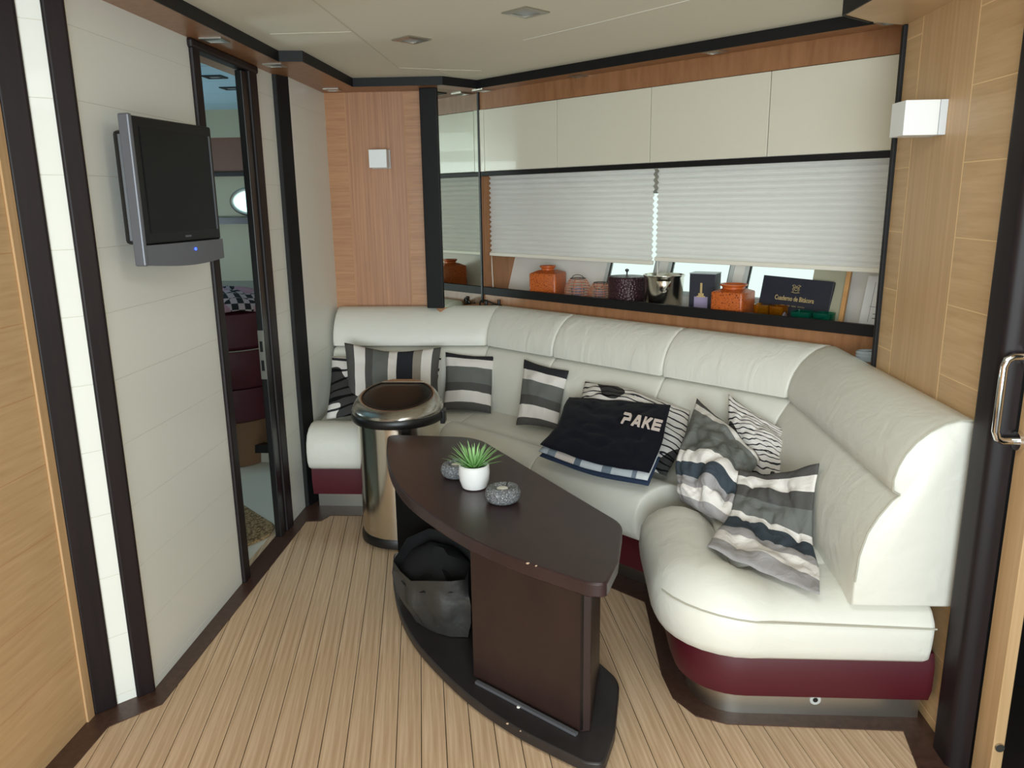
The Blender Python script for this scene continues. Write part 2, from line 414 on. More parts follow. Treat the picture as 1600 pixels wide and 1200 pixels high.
struct('trim_3', kink(.122, .182, .016, 0, 2.3), M['wenge'], 'dark post at the near edge of the television partition', bevel=.012, seg=3)
# oak panelling nearest the camera
ww = struct('wall_left.002', bxm(-1.56, -1.5008, -1.3, 2.125, 0, 2.3), M['oak_joint_d'], 'oak panelled wall at the far left of the picture')
for a, b in bands(.004, 2.24):
    panels(ww, [(a+.001, b-.001)], lambda a, b: bxm(-1.509, -1.5, .3, 2.085, a, b), M['oak_lh'])
mesh_obj('edge_strip', bxm(-1.509, -1.494, 2.088, 2.122, 0, 2.26), M['oak_lv'], ww)
# doorway jambs, header, narrow strip, black strip, wall behind the seat
struct('trim_4', bxm(-1.41, -1.355, 3.02, 3.083, 0, 2.2), M['wenge'], 'near dark jamb of the cabin doorway', bevel=.008)
struct('trim_5', bxm(-1.41, -1.355, 3.565, 3.655, 0, 2.2), M['wenge'], 'far dark jamb of the cabin doorway', bevel=.008)
struct('trim_6', bxm(-1.41, -1.35, 3.01, 3.665, 2.165, 2.2), M['wenge'], 'dark head rail over the cabin doorway', bevel=.01)
dj = thing('sliding_door', 'dark edge of the sliding cabin door with steel lock plate', 'door', (-1.41, 3.52, 0))
mesh_obj('door_leaf', bxm(-1.395, -1.365, 3.495, 3.563, .002, 2.16), M['black'], dj, bevel=.003)
lp = mesh_obj('lock_plate', bxm(-1.394, -1.366, 3.492, 3.4955, .80, 1.03), M['plinth'], dj)
mesh_obj('keyhole', bxm(-1.388, -1.374, 3.491, 3.4926, .93, .98), M['black'], lp)
mesh_obj('keyhole', bxm(-1.388, -1.374, 3.491, 3.4926, .84, .89), M['black'], lp)
ws = struct('wall_left.003', bxm(-1.43, -1.3708, 3.655, 3.885, 0, 2.3), M['cream_joint'], 'narrow cream wall strip right of the cabin doorway')
panels(ws, [(a+.001, b-.001) for a, b in bands(.004, 2.24)], lambda a, b: bxm(-1.38, -1.37, 3.657, 3.883, a, b), M['cream'])
struct('trim_7', MB().prism([(-1.372, 3.885), (-1.352, 3.895), (-1.323, 3.985), (-1.40, 3.985), (-1.40, 3.885)], 0, 2.3), M['black_edge'], 'black strip on the wall beside the left end of the sofa', bevel=.004)
wc = struct('wall_left.004', bxm(-1.40, -1.3258, 3.985, 4.66, 0, 2.3), M['cream_joint'], 'cream wall at the left end of the sofa')
panels(wc, [(a+.001, b-.001) for a, b in ((.005, .45), (.45, .80), (.80, 2.08), (2.08, 2.24))], lambda a, b: bxm(-1.335, -1.325, 3.986, 4.62, a, b), M['cream'])

# ---------------------------------------------------------------- front wall (oak), post, mirror
wf = struct('wall_front', bxm(-1.40, -.72, 4.5808, 4.65, 0, 2.3), M['oak_joint_d'], 'oak veneered wall behind the left end of the sofa')
for x0, x1 in ((-1.334, -1.212), (-.872, -.762)):
    panels(wf, [(a+.001, b-.001) for a, b in bands(.9, 2.24)], lambda a, b: bxm(x0, x1, 4.58, 4.592, a, b), M['oak_h'])
mesh_obj('plank', bxm(-1.209, -.875, 4.58, 4.592, .9, 2.24), M['oak_v'], wf, bevel=.0004, seg=1)
struct('trim_8', MB().prism([(-.765, 4.46), (-.668, 4.445), (-.664, 4.47), (-.70, 4.60), (-.765, 4.60)], 1.0, 2.2), M['black_edge'], 'black upright between the oak wall and the mirror', bevel=.004)
mirr = MB()
ma = HP(3.49, 3.18); mbp = HP(3.49, 2.875); o2 = hd*.006
mirr.prism([(p.x, p.y) for p in (ma, mbp, mbp+o2, ma+o2)], 1.0, 2.2)
mo = mesh_obj('mirror', mirr, M['mirror']); tag(mo, 'tall wall mirror between black upright and overhead cabinets', 'mirror')
struct('trim_9', hbox(MB(), 3.484, 3.492, 3.168, 3.18, 1.0, 2.2), M['winblack'], 'thin dark line at the right edge of the mirror')
struct('wall_front.001', hbox(MB(), 3.498, 3.53, 2.85, 3.75, .4, 2.2), M['oak_v'], 'wooden backing wall behind the mirror')

# ---------------------------------------------------------------- hull wall with window recess
T0, T1 = .95, 3.49
hw = struct('wall_back', hbox(MB(), T0, T1, 3.18, 3.20, .3, 1.05), M['oak_red'], 'hull side wall with the window recess above the sofa')
struct('wall_back.006', hbox(MB(), T0, T1, 3.18, 3.2, 2.106, 2.2), M['oak_red'], 'reddish wooden band above the overhead cabinets')
struct('trim_10', hbox(MB(), T0, T1, 3.172, 3.20, 1.05, 1.096), M['black_edge'], 'black lip along the front of the window shelf', bevel=.002)
struct('trim_11', hbox(MB(), T0, T1, 3.172, 3.215, 1.738, 1.762), M['black_edge'], 'black strip under the overhead cabinets', bevel=.002)
struct('trim_12', hbox(MB(), T0, T1, 3.20, 3.46, 1.035, 1.056), M['liner'], 'window shelf board behind the black lip')

# sloping liner with window openings
def LD(z): return 3.385+(z-1.05)*.34
def liner(t0, t1, z0, z1, th=.02, back=0, mb=None):
    mb = mb or MB(); ps = []
    for dd in (back, back+th):
        for t, z in ((t0, z0), (t1, z0), (t1, z1), (t0, z1)): ps.append(HP(t, LD(z)+dd, z))
    return mb.add(ps, [(3, 2, 1, 0), (4, 5, 6, 7), (0, 1, 5, 4), (1, 2, 6, 5), (2, 3, 7, 6), (3, 0, 4, 7)])
lw = MB()
WIN = [(2.43, 2.74), (1.99, 2.34), (1.52, 1.90)]
liner(T0, T1, 1.05, 1.13, mb=lw); liner(T0, T1, 1.63, 1.75, mb=lw)
edges = [T1]+[e for a, b in WIN for e in (b, a)]+[T0]
for i in range(0, len(edges), 2): liner(edges[i+1], edges[i], 1.13, 1.63, mb=lw)
struct('wall_back.001', lw, M['liner'], 'sloping cream hull liner behind the window blinds')
hl = bpy.data.objects['wall_back.001']
mesh_obj('side_panel', hbox(MB(), 3.49, 3.50, 3.20, 3.75, 1.05, 1.755), M['oak_red'], hl)
mesh_obj('side_panel', hbox(MB(), T0-.012, T0, 3.20, 3.75, 1.05, 1.755), M['oak_red'], hl)
mesh_obj('recess_top', hbox(MB(), T0, T1, 3.20, 3.75, 1.748, 1.758), M['liner'], hl)
for i, (a, b) in enumerate(WIN):
    fr = MB()
    for r in ((a-.016, a+.006, 1.115, 1.645), (b-.006, b+.016, 1.115, 1.645), (a, b, 1.115, 1.135), (a, b, 1.625, 1.645)): liner(*r, th=.03, back=-.006, mb=fr)
    wo = struct('window_%d' % (i+1), fr, M['winframe'], ['left hull window behind the plum ice bucket', 'middle hull window behind the boxes', 'right hull window behind the navy book'][i])
    mesh_obj('pane', liner(a, b, 1.13, 1.63, .004, .012), M['pane'], wo)
    mesh_obj('rubber_seal', liner(a+.004, a+.012, 1.13, 1.63, .01, -.002), M['winblack'], wo)
    mesh_obj('rubber_seal', liner(b-.012, b-.004, 1.13, 1.63, .01, -.002), M['winblack'], wo)
# overhead cabinets
seams = [(2.886, 3.447, 'leftmost overhead cream cabinet next to the mirror'), (2.292, 2.884, 'second overhead cream cabinet from the mirror'),
         (1.692, 2.29, 'third overhead cream cabinet from the mirror'), (1.10, 1.69, 'rightmost overhead cream cabinet by the wall light')]
for a, b, lb in seams:
    c = HP((a+b)/2, 3.19, 1.762); t = thing('overhead_cabinet', lb, 'cabinet', c, 'overhead cabinets above the window')
    mesh_obj('cabinet_box', hbox(MB(), a, b, 3.19, 3.45, 1.764, 2.104), M['liner'], t)
    mesh_obj('door', hbox(MB(), a+.001, b-.001, 3.174, 3.19, 1.765, 2.103), M['cab'], t, bevel=.0015)
struct('trim_13', hbox(MB(), 3.449, 3.488, 3.174, 3.2, 1.764, 2.104), M['cab'], 'narrow cream filler between mirror and overhead cabinets')
# pleated blinds
def blind(t0, t1, z0, z1, label, slope=0):
    t = thing('pleated_blind', label, 'blind', HP((t0+t1)/2, 3.25, z0), 'pleated blinds of the hull windows')
    n = 16; rings = []
    for i in range(n*2+1):
        z = z1+(z0+.018-z1)*i/(2*n); D = 3.232+(.017 if i % 2 else 0)
        rings.append([HP(t0, D, z), HP(t1, D, z)])
    mesh_obj('blind_fabric', MB().grid(rings, cap=False, closed_ring=False), M['blind'], t, fixn=False)
    mesh_obj('bottom_rail', hbox(MB(), t0-.003, t1+.003, 3.228, 3.254, z0, z0+.02), M['rail'], t, bevel=.004)
    mesh_obj('pull_cord', MB().tube([HP(t1-.02, 3.225, z0), HP(t1-.028, 3.222, z0-.08), HP(t1-.035, 3.222, z0-.19)], .0012, 5).tube([HP(t1-.02, 3.225, z0), HP(t1-.024, 3.222, z0-.1), HP(t1-.030, 3.222, z0-.2)], .0012, 5), M['rail'], t)
blind(2.308, 3.478, 1.278, 1.74, 'left pleated window blind, nearer the mirror')
blind(1.0, 2.285, 1.298, 1.74, 'right pleated window blind, nearer the wall light')

# ---------------------------------------------------------------- right bulkhead
wr = struct('wall_right', bxm(1.1407, 1.20, 2.06, 2.85, 0, 2.3), M['oak_joint'], 'pale oak bulkhead on the right with inlaid joints')
def rp(y0, y1, z0, z1): return bxm(1.14, 1.1485, y0, y1, z0, z1)
for y0, y1 in ((2.06, 2.371), (2.727, 2.84)):
    panels(wr, [(y0, y1-.0015, a+.0015, b-.0015) for a, b in bands(.004, 2.24)], rp, M['oak_lh'])
panels(wr, [(2.3745, 2.7235, .004, 2.24)], rp, M['oak_lv'], 'plank')
struct('trim_14', bxm(1.128, 1.165, 2.84, 2.862, .3, 2.145), M['black_edge'], 'thin black edge on the free end of the right bulkhead', bevel=.003)
struct('trim_15', MB().prism(fillet([(1.105, 2.095), (1.105, 2.0), (1.135, 1.988), (1.16, 1.988), (1.16, 2.095)], [.02, .02, .01, 0, 0]), 0, 2.3), M['wenge'], 'dark post at the right beside the open door', smooth=True)
dr = thing('open_door', 'pale oak door leaf with chrome handle at the right edge', 'door', (1.185, 1.9, 0))
mesh_obj('door_leaf', bxm(1.165, 1.195, 1.900, 1.985, .008, 2.14), M['oak_lv'], dr, bevel=.002)
hdl = MB().tube([(1.165, 1.968, 1.207), (1.12, 1.968, 1.207), (1.106, 1.968, 1.199), (1.10, 1.968, 1.182), (1.10, 1.968, 1.015), (1.106, 1.968, .997), (1.12, 1.968, .989), (1.165, 1.968, .989)], .0095, 14)
hh = mesh_obj('door_handle', hdl, M['chrome'], dr, smooth=True)
for z in (1.207, .989):
    mesh_obj('rosette', MB().tube([(1.165, 1.968, z), (1.152, 1.968, z)], .024, 24), M['chrome'], hh, smooth=True)
mesh_obj('latch', MB().tube([(1.18, 1.902, .15), (1.18, 1.893, .15)], .012, 12), M['plinth'], dr, smooth=True)
dk = struct('wall_right.001', bxm(1.56, 1.6, .2, 2.4, 0, .50), M['black'], 'cabinet side coloured black for the dark void beyond the open door')  # black also carries the darkness of the unlit space past the door
struct('wall_right.002', bxm(1.56, 1.6, .2, 2.4, .50, 2.3), M['cabgrey'], 'grey wall beyond the open door')
struct('wall_right.003', bxm(1.2, 1.6, 2.4, 2.44, 0, 2.3), M['black'], 'end wall coloured black for the dark void beyond the open door')  # black colour stands in for shade in the void past the door
struct('wall_right.004', bxm(1.2, 1.26, -1.3, 1.2, 0, 2.3), M['oak_lv'], 'oak wall on the right beyond the doorway')

# ---------------------------------------------------------------- ceiling
struct('ceiling', bxm(-1.56, 2.2, -1.3, 5.0, 2.24, 2.30), M['ceil'], 'cream ceiling panel')
tp = [(-1.215, -.6), (-1.215, 3.54), (-1.115, 3.555), (-1.10, 4.34), (-.62, 4.345)]
hA = HP(0, 3.05); tB = (-.455, (3.05*1.0-nn.x*-.455)/nn.y)
tC = (1.30, (3.05-nn.x*1.30)/nn.y)
tp += [tB, tC]
sf = MB()
outer = [(-1.56, -.6), (-1.56, 5.0), (-.3, 5.0)]
pp = [HP(3.6, 3.5), HP(.9, 3.5)]
poly = tp+[(pp[1].x, pp[1].y), (pp[0].x, pp[0].y), (-.7, 5.0), (-1.56, 5.0), (-1.56, -.6)]
struct('ceiling.001', MB().prism(poly, 2.2, 2.239), M['oak_red'], 'reddish wooden soffit around the ceiling edge')
fa = MB(); P_, N_ = mitre(tp)
fa.grid([[(*(p+n*0.0), 2.196), (*(p-n*.006), 2.196), (*(p-n*.006), 2.2395), (*(p+n*0.0), 2.2395)] for p, n in zip(P_, N_)])
struct('trim_16', fa, M['black_edge'], 'black edge band around the wooden ceiling soffit')
rs = [(.88, 2.68), (1.0, 2.79), (1.14, 2.862), (1.3, 2.862), (1.3, .9), (.98, .9)]
struct('ceiling.002', MB().prism(rs, 2.146, 2.235), M['oak_lh'], 'lower wooden soffit over the right bulkhead')
fb = MB(); P_, N_ = mitre([(.98, .9), (.88, 2.68), (1.0, 2.79)])
fb.grid([[(*p, 2.143), (*(p+n*.006), 2.143), (*(p+n*.006), 2.2385), (*p, 2.2385)] for p, n in zip(P_, N_)])
struct('trim_17', fb, M['black_edge'], 'black edge band of the lower right soffit')
cs = MB()
def bar(mb, pts, wd, z0, z1):
    for a, b in zip(pts[:-1], pts[1:]):
        a = Vector(a); b = Vector(b); d = (b-a).normalized(); n = Vector((-d.y, d.x))*wd/2
        mb.prism([tuple(a-n), tuple(b-n), tuple(b+n), tuple(a+n)], z0, z1)
M['ceil_seam'] = mat('ceiling welt', (202, 194, 172), .6)
bar(cs, [(-.80, 2.5), (-.79, 4.05), (-.58, 4.14), (-.40, 4.2)], .006, 2.2385, 2.2405); bar(cs, [(-.62, 4.14), (-.58, 4.34)], .004, 2.2385, 2.2405)
bar(cs, [(-1.12, 3.2), (-.80, 3.2)], .005, 2.2385, 2.2405)
struct('trim_18', cs, M['ceil_seam'], 'raised welt lines across the left of the ceiling panel')
cs = MB(); bar(cs, [(.62, 2.3), (.50, 2.78), (.15, 3.15), (-.15, 3.45)], .004, 2.2385, 2.2405); bar(cs, [(.50, 2.78), (.85, 2.72)], .004, 2.2385, 2.2405)
struct('trim_19', cs, M['cream_joint'], 'thin seam lines across the right of the ceiling panel')
def downlight(x, y, z, rot, sz, label, fm='plinth'):
    t = thing('downlight', label, 'light', (x, y, z), 'square recessed downlights')
    c, s = math.cos(rot), math.sin(rot)
    def sq(h): return [(x+c*a-s*b, y+s*a+c*b) for a, b in ((-h, -h), (h, -h), (h, h), (-h, h))]
    o, i_ = sq(sz/2), sq(sz*.3); mb = MB()
    vs = [(*p, z) for p in o]+[(*p, z-.005) for p in o]+[(*p, z-.007) for p in i_]+[(*p, z) for p in i_]
    fs = []
    for k in range(4):
        j = (k+1) % 4; fs += [(k, j, 4+j, 4+k), (4+k, 4+j, 8+j, 8+k), (8+k, 8+j, 12+j, 12+k)]
    mb.add(vs, fs); mesh_obj('frame', mb, M[fm], t)
    mesh_obj('lens', MB().prism(sq(sz*.29), z-.0035, z-.001), M['clear_grey'], t)
H45 = math.atan2(hd.y, hd.x)
for x, y, r, lb in ((-1.29, 3.07, 0, 'soffit downlight above the near jamb of the cabin doorway'), (-1.265, 3.64, 0, 'soffit downlight above the far jamb of the cabin doorway'),
                    (-1.235, 4.44, 0, 'soffit downlight over the corner of cream wall and oak wall'), (-.43, 4.60, H45, 'soffit downlight beside the top of the mirror'),
                    (.10, 4.17, H45, 'soffit downlight above the second overhead cabinet'), (.65, 3.58, H45, 'soffit downlight above the third overhead cabinet'), (1.17, 3.07, H45, 'soffit downlight by the top of the right bulkhead edge')):
    downlight(x, y, 2.2, r, .085, lb)
downlight(-.60, 3.37, 2.24, H45, .115, 'left square downlight in the cream ceiling'); downlight(-.12, 2.955, 2.24, H45, .12, 'right square downlight in the cream ceiling')

# ---------------------------------------------------------------- cabin beyond the doorway
struct('floor.001', bxm(-3.2, -1.40, 2.6, 5.7, -.06, -.001), M['floor2'], 'cream floor of the cabin beyond the doorway')
struct('wall_back.002', bxm(-3.2, -1.42, 5.42, 5.5, 0, 1.07), M['cabgrey'], 'grey lower wall of the far cabin')
struct('wall_back.003', bxm(-3.2, -1.42, 5.44, 5.5, 1.07, 1.79), M['cabwall'], 'cream wall band with porthole in the far cabin')
struct('wall_back.004', bxm(-3.2, -1.42, 5.43, 5.5, 1.81, 2.04), M['cabbrown'], 'brown wall band in the far cabin')
struct('wall_back.005', bxm(-3.2, -1.42, 5.42, 5.5, 2.04, 2.24), M['cabwall'], 'cream top band in the far cabin')
struct('trim_20', bxm(-3.2, -1.42, 5.40, 5.44, 1.785, 1.812), M['black'], 'upper black rail in the far cabin')
struct('trim_21', bxm(-3.2, -1.42, 5.39, 5.44, 1.465, 1.51), M['black'], 'lower black rail in the far cabin')
struct('wall_left.005', bxm(-3.24, -3.2, 2.6, 5.5, 0, 2.24), M['cabwall'], 'left wall of the far cabin')
struct('wall_left.006', bxm(-1.44, -1.405, 4.0, 5.5, 0, 2.24), M['cabwall'], 'partition of the far cabin beyond the doorway')
struct('wall_left.007', bxm(-3.24, -1.5, 2.56, 2.6, 0, 2.24), M['cabwall'], 'near end wall of the far cabin')
ce = struct('ceiling.003', bxm(-3.2, -1.42, 2.6, 5.5, 2.235, 2.29), M['winblack'], 'bluish glossy panelled ceiling of the far cabin')
for y in (2.6, 3.3, 3.75, 4.2, 4.65, 5.05):
    y1 = {2.6: 3.3, 3.3: 3.75, 3.75: 4.2, 4.2: 4.65, 4.65: 5.05, 5.05: 5.44}[y]
    mesh_obj('panel', bxm(-3.2, -1.42, y+.003, y1-.003, 2.22, 2.236), M['cabceil'], ce)
for x, y, lb in ((-1.72, 4.05, 'nearer square downlight in the bluish cabin ceiling'), (-1.80, 4.45, 'farther square downlight in the bluish cabin ceiling')):
    downlight(x, y, 2.22, 0, .1, lb, 'winblack')
po = thing('porthole', 'oval chrome framed porthole in the far cabin wall', 'porthole', (-2.12, 5.43, 1.60))
ring = [(-2.13+.135*math.cos(a), 5.425, 1.615+.085*math.sin(a)) for a in [2*PI*k/36 for k in range(36)]]
mesh_obj('frame', MB().tube(ring, .014, 8, True), M['plinth'], po, smooth=True)
mesh_obj('pane', MB().grid([[(x, 5.428, z) for x, y, z in ring], [(x, 5.439, z) for x, y, z in ring]]), M['portlight'], po)
st = struct('floor.002', bxm(-2.3, -1.44, 4.62, 5.42, 0, .125), M['floor2'], 'raised cream step in the far cabin')
mesh_obj('nosing', bxm(-1.96, -1.44, 4.58, 4.64, .075, .128), M['black'], st)
ts = thing('tub_seat', 'quilted maroon tub seat on a tan base beyond the doorway', 'seat', (-2.10, 4.72, 0))
mesh_obj('seat_shell', MB().lathe([(.30, .30), (.37, .33), (.375, .45), (.365, .52)], (-2.10, 4.72, 0), 40), M['maroon_d'], ts, smooth=True)
mesh_obj('seat_shell', MB().lathe([(.36, .525), (.378, .55), (.378, .70), (.365, .755)], (-2.10, 4.72, 0), 40), M['maroon_d'], ts, smooth=True)
mesh_obj('seat_shell', MB().lathe([(.36, .76), (.38, .78), (.385, .92), (.37, .97), (.30, .99), (.05, .98)], (-2.10, 4.72, 0), 40), M['maroon_d'], ts, smooth=True)
mesh_obj('seam', MB().tube([(-2.10+.372*math.cos(a), 4.72+.372*math.sin(a), .757) for a in [2*PI*k/40 for k in range(40)]], .003, 5, True), M['seam'], ts)
mesh_obj('seat_base', MB().lathe([(.23, .002), (.24, .15), (.27, .26), (.31, .32)], (-2.10, 4.72, 0), 32), M['tan'], ts, smooth=True)
bk = MB(); rings = []
for i in range(9):
    a = i/8; r = .30*math.sqrt(max(0, 1-(a)**2))+.01
    rings.append([(-2.06+r*math.cos(t)*(1+.08*math.sin(3*t)), 4.62+r*.8*math.sin(t)*(1+.06*math.cos(4*t)), .985+.13*a+.01*math.sin(5*t)) for t in [2*PI*k/28 for k in range(28)]])
bk.grid(rings); tag(mesh_obj('blanket', bk, M['blanket'], smooth=True, loc=(-2.06, 4.62, .985)), 'pink blanket with black geometric motif on the maroon tub seat', 'blanket')
rg = MB().prism(fillet([(-1.44, 3.62), (-1.43, 3.50), (-1.58, 3.26), (-2.0, 3.5), (-1.76, 3.93)], .03), 0, .012)
tag(mesh_obj('woven_rug', rg, M['rug'], loc=(-1.6, 3.6, 0)), 'small woven seagrass mat on the cabin floor at the doorway', 'rug')

# ---------------------------------------------------------------- television
tdir = Vector((math.sin(math.radians(7)), math.cos(math.radians(7)), 0)); tn = Vector((tdir.y, -tdir.x, 0))
TO = Vector((-1.262, 2.335, .018))   # near edge of the screen front
tv = thing('television', 'black flat television with silver side strips on cream wall', 'television', (-1.3, 2.6, 1.42))
def tb(s0, s1, o0, o1, z0, z1): return MB().obox(TO+tdir*((s0+s1)/2)+tn*((o0+o1)/2)+UP*((z0+z1)/2), tdir, tn, UP, s1-s0, o1-o0, z1-z0)
TW = .445
mesh_obj('housing', tb(.004, TW-.004, -.03, 0, 1.462, 1.842), M['bezel'], tv, bevel=.006)
mesh_obj('rear_housing', tb(.0, TW-.05, -.062, -.03, 1.465, 1.80), M['plastic'], tv, bevel=.012)
mesh_obj('screen', tb(.045, TW-.035, 0, .0025, 1.498, 1.812), M['screen'], tv)
mesh_obj('side_strip', tb(-.006, .012, -.032, .005, 1.40, 1.846), M['grey_plastic'], tv, bevel=.005)
mesh_obj('side_strip', tb(TW-.028, TW-.022, 0, .003, 1.498, 1.81), M['grey_plastic'], tv)
sp = MB(); rings = []
for i in range(17):
    u = i/16; s = TW*u; zb = 1.403-.012*math.sin(PI*u)-.008*u; o = .003+.012*math.sin(PI*u)
    rings.append([TO+tdir*s+tn*d+UP*z for d, z in ((-.03, zb), (o, zb), (o, 1.462), (-.03, 1.462))])
sp.grid(rings); mesh_obj('speaker_bar', sp, M['grey_plastic'], tv, smooth=True, angle=30)
mesh_obj('standby_light', MB().tube([TO+tdir*.25+tn*.012+UP*1.438, TO+tdir*.25+tn*.018+UP*1.438], .005, 14), M['led'], tv)
mesh_obj('wall_mount', tb(.14, .30, -.14, -.06, 1.55, 1.72), M['plastic'], tv)
mk = MB()
for k in range(6): mk.obox(TO+tdir*(.225+.006*k)+tn*.0012+UP*1.481, tdir, tn, UP, .004, .001, .006)
mesh_obj('maker_mark', mk, M['grey_plastic'], tv)

# ---------------------------------------------------------------- wall lights
def sconce(x0, x1, y0, y1, z0, z1, seam, label):
    t = thing('wall_light', label, 'light', ((x0+x1)/2, (y0+y1)/2, z0)); 
    mesh_obj('lamp_body', bxm(x0, x1, y0, y1, z0, z1), M['white'], t, bevel=.002)
    mesh_obj('back_plate', bxm(*seam), M['white_side'], t, bevel=.001)
sconce(1.018, 1.118, 2.50, 2.60, 1.772, 1.872, (1.119, 1.14, 2.499, 2.601, 1.772, 1.872), 'white box wall light on the right oak bulkhead')
sconce(-1.065, -.965, 4.48, 4.56, 1.787, 1.885, (-1.066, -.962, 4.561, 4.58, 1.785, 1.887), 'white square wall light on the oak wall left of the mirror')

# ---------------------------------------------------------------- sofa
sofa = thing('corner_sofa', 'built-in cream leather corner sofa on a maroon base around the table', 'sofa', (0, 3.6, 0))
def sweep(path, prof, i0, i1, sub=1, cap=True, morph=None, shrink=.006, sign=1, ends=(1, 1)):
    P, ns = mitre(path); pts = []
    for i in range(i0, i1):
        L_ = (P[i+1]-P[i]).length; n = max(1, int(L_/.05)) if sub else 1
        for k in range(n):
            t = k/n; pts.append((P[i].lerp(P[i+1], t), ns[i].lerp(ns[i+1], t), i+t))
    pts.append((P[i1], ns[i1], i1))
    cz = sum(z for d, z in prof)/len(prof); cdv = sum(d for d, z in prof)/len(prof)
    rings = []; m = len(pts)
    if shrink:
        e = []
        for j, (p, n_, ii) in enumerate(pts):
            e.append((p, n_, ii, 1.0))
        # extra rings near ends for a rounded seam
        def mixp(a, b, t): return (a[0].lerp(b[0], t), a[1].lerp(b[1], t), a[2]+(b[2]-a[2])*t)
        l0 = (pts[1][0]-pts[0][0]).length; l1 = (pts[-1][0]-pts[-2][0]).length
        st_ = [(*mixp(pts[0], pts[1], .0015/l0), 0.0), (*mixp(pts[0], pts[1], .005/l0), .65), (*mixp(pts[0], pts[1], min(.45, .014/l0)), 1.0)]
        en_ = [(*mixp(pts[-1], pts[-2], min(.45, .014/l1)), 1.0), (*mixp(pts[-1], pts[-2], .005/l1), .65), (*mixp(pts[-1], pts[-2], .0015/l1), 0.0)]
        seq = (st_ if ends[0] else [e[0]])+e[1:-1]+(en_ if ends[1] else [e[-1]])
    else: seq = [(a, b, c, 1.0) for a, b, c in pts]
    for p, n_, ii, k in seq:
        pr = morph(p, ii) if morph else prof
        g = []
        for d, z in pr:
            vd, vz = d-cdv, z-cz; ln = math.hypot(vd, vz); f = 1-(1-k)*shrink/max(ln, .02)
            dd = cdv+vd*f; z2 = cz+vz*f
            q = p+n_*(dd*sign); g.append((q.x, q.y, z2))
        rings.append(g)
    return MB().grid(rings, cap=cap)
# plinth and maroon base
mesh_obj('plinth', sweep(FULL, [(.45, .002), (.135, .002), (.135, .105), (.45, .105)], 0, 2, 0, shrink=0), M['plinth'], sofa)
plr = offset(FULL, .135)
def ringprism(path, d, z0, z1, back):
    a = offset(path, d); return MB().prism(a+back, z0, z1)
right_base = [(.315, 2.93)]+[(.57-.255*math.cos(a), 2.36-.255*math.sin(a)) for a in [PI/2*k/10 for k in range(11)]]+[(1.12, 2.105)]
mesh_obj('plinth', MB().prism(offset(right_base, .115)+[(1.12, 2.9), (.70, 3.0)], .002, .105), M['plinth'], sofa, smooth=True, angle=30)
vt = mesh_obj('vent', MB().tube([(.80, 2.224, .062), (.80, 2.212, .062)], .017, 24), M['winframe'], sofa, smooth=True)
mesh_obj('vent_hole', MB().tube([(.80, 2.213, .062), (.80, 2.211, .062)], .008, 16), M['plastic'], vt)
mesh_obj('base', sweep(FULL, [(.5, .10), (.06, .10), (.045, .18), (.05, .26), (.5, .26)], 0, 2, 0, shrink=0), M['maroon'], sofa, smooth=True)
mb_ = MB(); rg_ = []
for z, d in ((.10, .065), (.14, .05), (.22, .048), (.262, .06)): rg_.append([(x, y, z) for x, y in offset(right_base, d)+[(1.125, 2.9), (.72, 3.0)]])
mesh_obj('base', mb_.grid(rg_), M['maroon'], sofa, smooth=True, angle=50)
# seat cushions
ROLL = [(.50, .27), (.03, .25), (.0, .268), (-.014, .30), (-.018, .35), (-.012, .40), (.008, .44), (.045, .468), (.09, .482), (.135, .482), (.178, .468), (.208, .448), (.232, .436), (.26, .447), (.36, .455), (.545, .452)]
mid = .56
PB = Vector(FRONT[1]); PC = Vector(FRONT[2]); PM = PB.lerp(PC, .52)
SP = [FRONT[0], FRONT[1], tuple(PM), FRONT[2], (.315, 2.36)]
mesh_obj('seat_cushion', sweep(SP, ROLL, 0, 1), M['leather'], sofa, smooth=True, angle=50)
mesh_obj('seat_cushion', sweep(SP, ROLL, 1, 2), M['leather'], sofa, smooth=True, angle=50)
mesh_obj('seat_cushion', sweep(SP, ROLL, 2, 3), M['leather'], sofa, smooth=True, angle=50)
RP = [(.315, 2.84), (.315, 2.6), (.315, 2.36)]+ARC[1:]+[(1.085, 2.105)]
ra = [(.245, .27), (.03, .25), (.0, .268), (-.016, .30), (-.022, .35), (-.016, .41), (.01, .452), (.05, .482), (.10, .498), (.145, .496), (.19, .478), (.222, .452), (.238, .434), (.245, .425)]
rb = [(.245, .27), (.03, .252), (.012, .268), (.004, .30), (-.002, .34), (-.004, .380), (.002, .394), (.022, .418), (.055, .438), (.10, .449), (.15, .454), (.20, .455), (.235, .455), (.245, .455)]
def morph(p, ii):
    if ii <= 2: t = 0
    elif ii >= 10: t = min(1, .5+(p.x-.57)/.07*.5) if p.x > .57 else .5
    else: t = max(0, (ii-6)/4)*.5
    t = t*t*(3-2*t)
    c0 = 1.0
    y = p.y
    if ii < 1: c0 = math.sin(min(1, (2.845-y)/.11)*PI/2)**.6 if y < 2.845 else .2
    out = []
    for (a, z1), (c, z2) in zip(ra, rb):
        d = a+(c-a)*t; z = z1+(z2-z1)*t
        d = .12+(d-.12)*(.5+.5*c0); z = .27+(z-.27)*(.25+.75*c0)
        out.append((d, z))
    return out
sc = sweep(RP, ra, 0, len(RP)-1, morph=morph, shrink=.008, ends=(1, 1))
mesh_obj('seat_cushion', sc, M['leather'], sofa, smooth=True, angle=60)
mp_, mn_ = mitre(SP); c24 = mp_[3]+mn_[3]*.24; c54 = mp_[3]+mn_[3]*.545
flat = [(.555, 2.36), (.575, 2.343), (1.086, 2.343), (1.095, 2.36), (1.095, 3.1), (c54.x+.02, c54.y), (c24.x+.01, c24.y-.01)]
ft = MB(); cxy = Vector((.85, 2.7)); rg_ = []
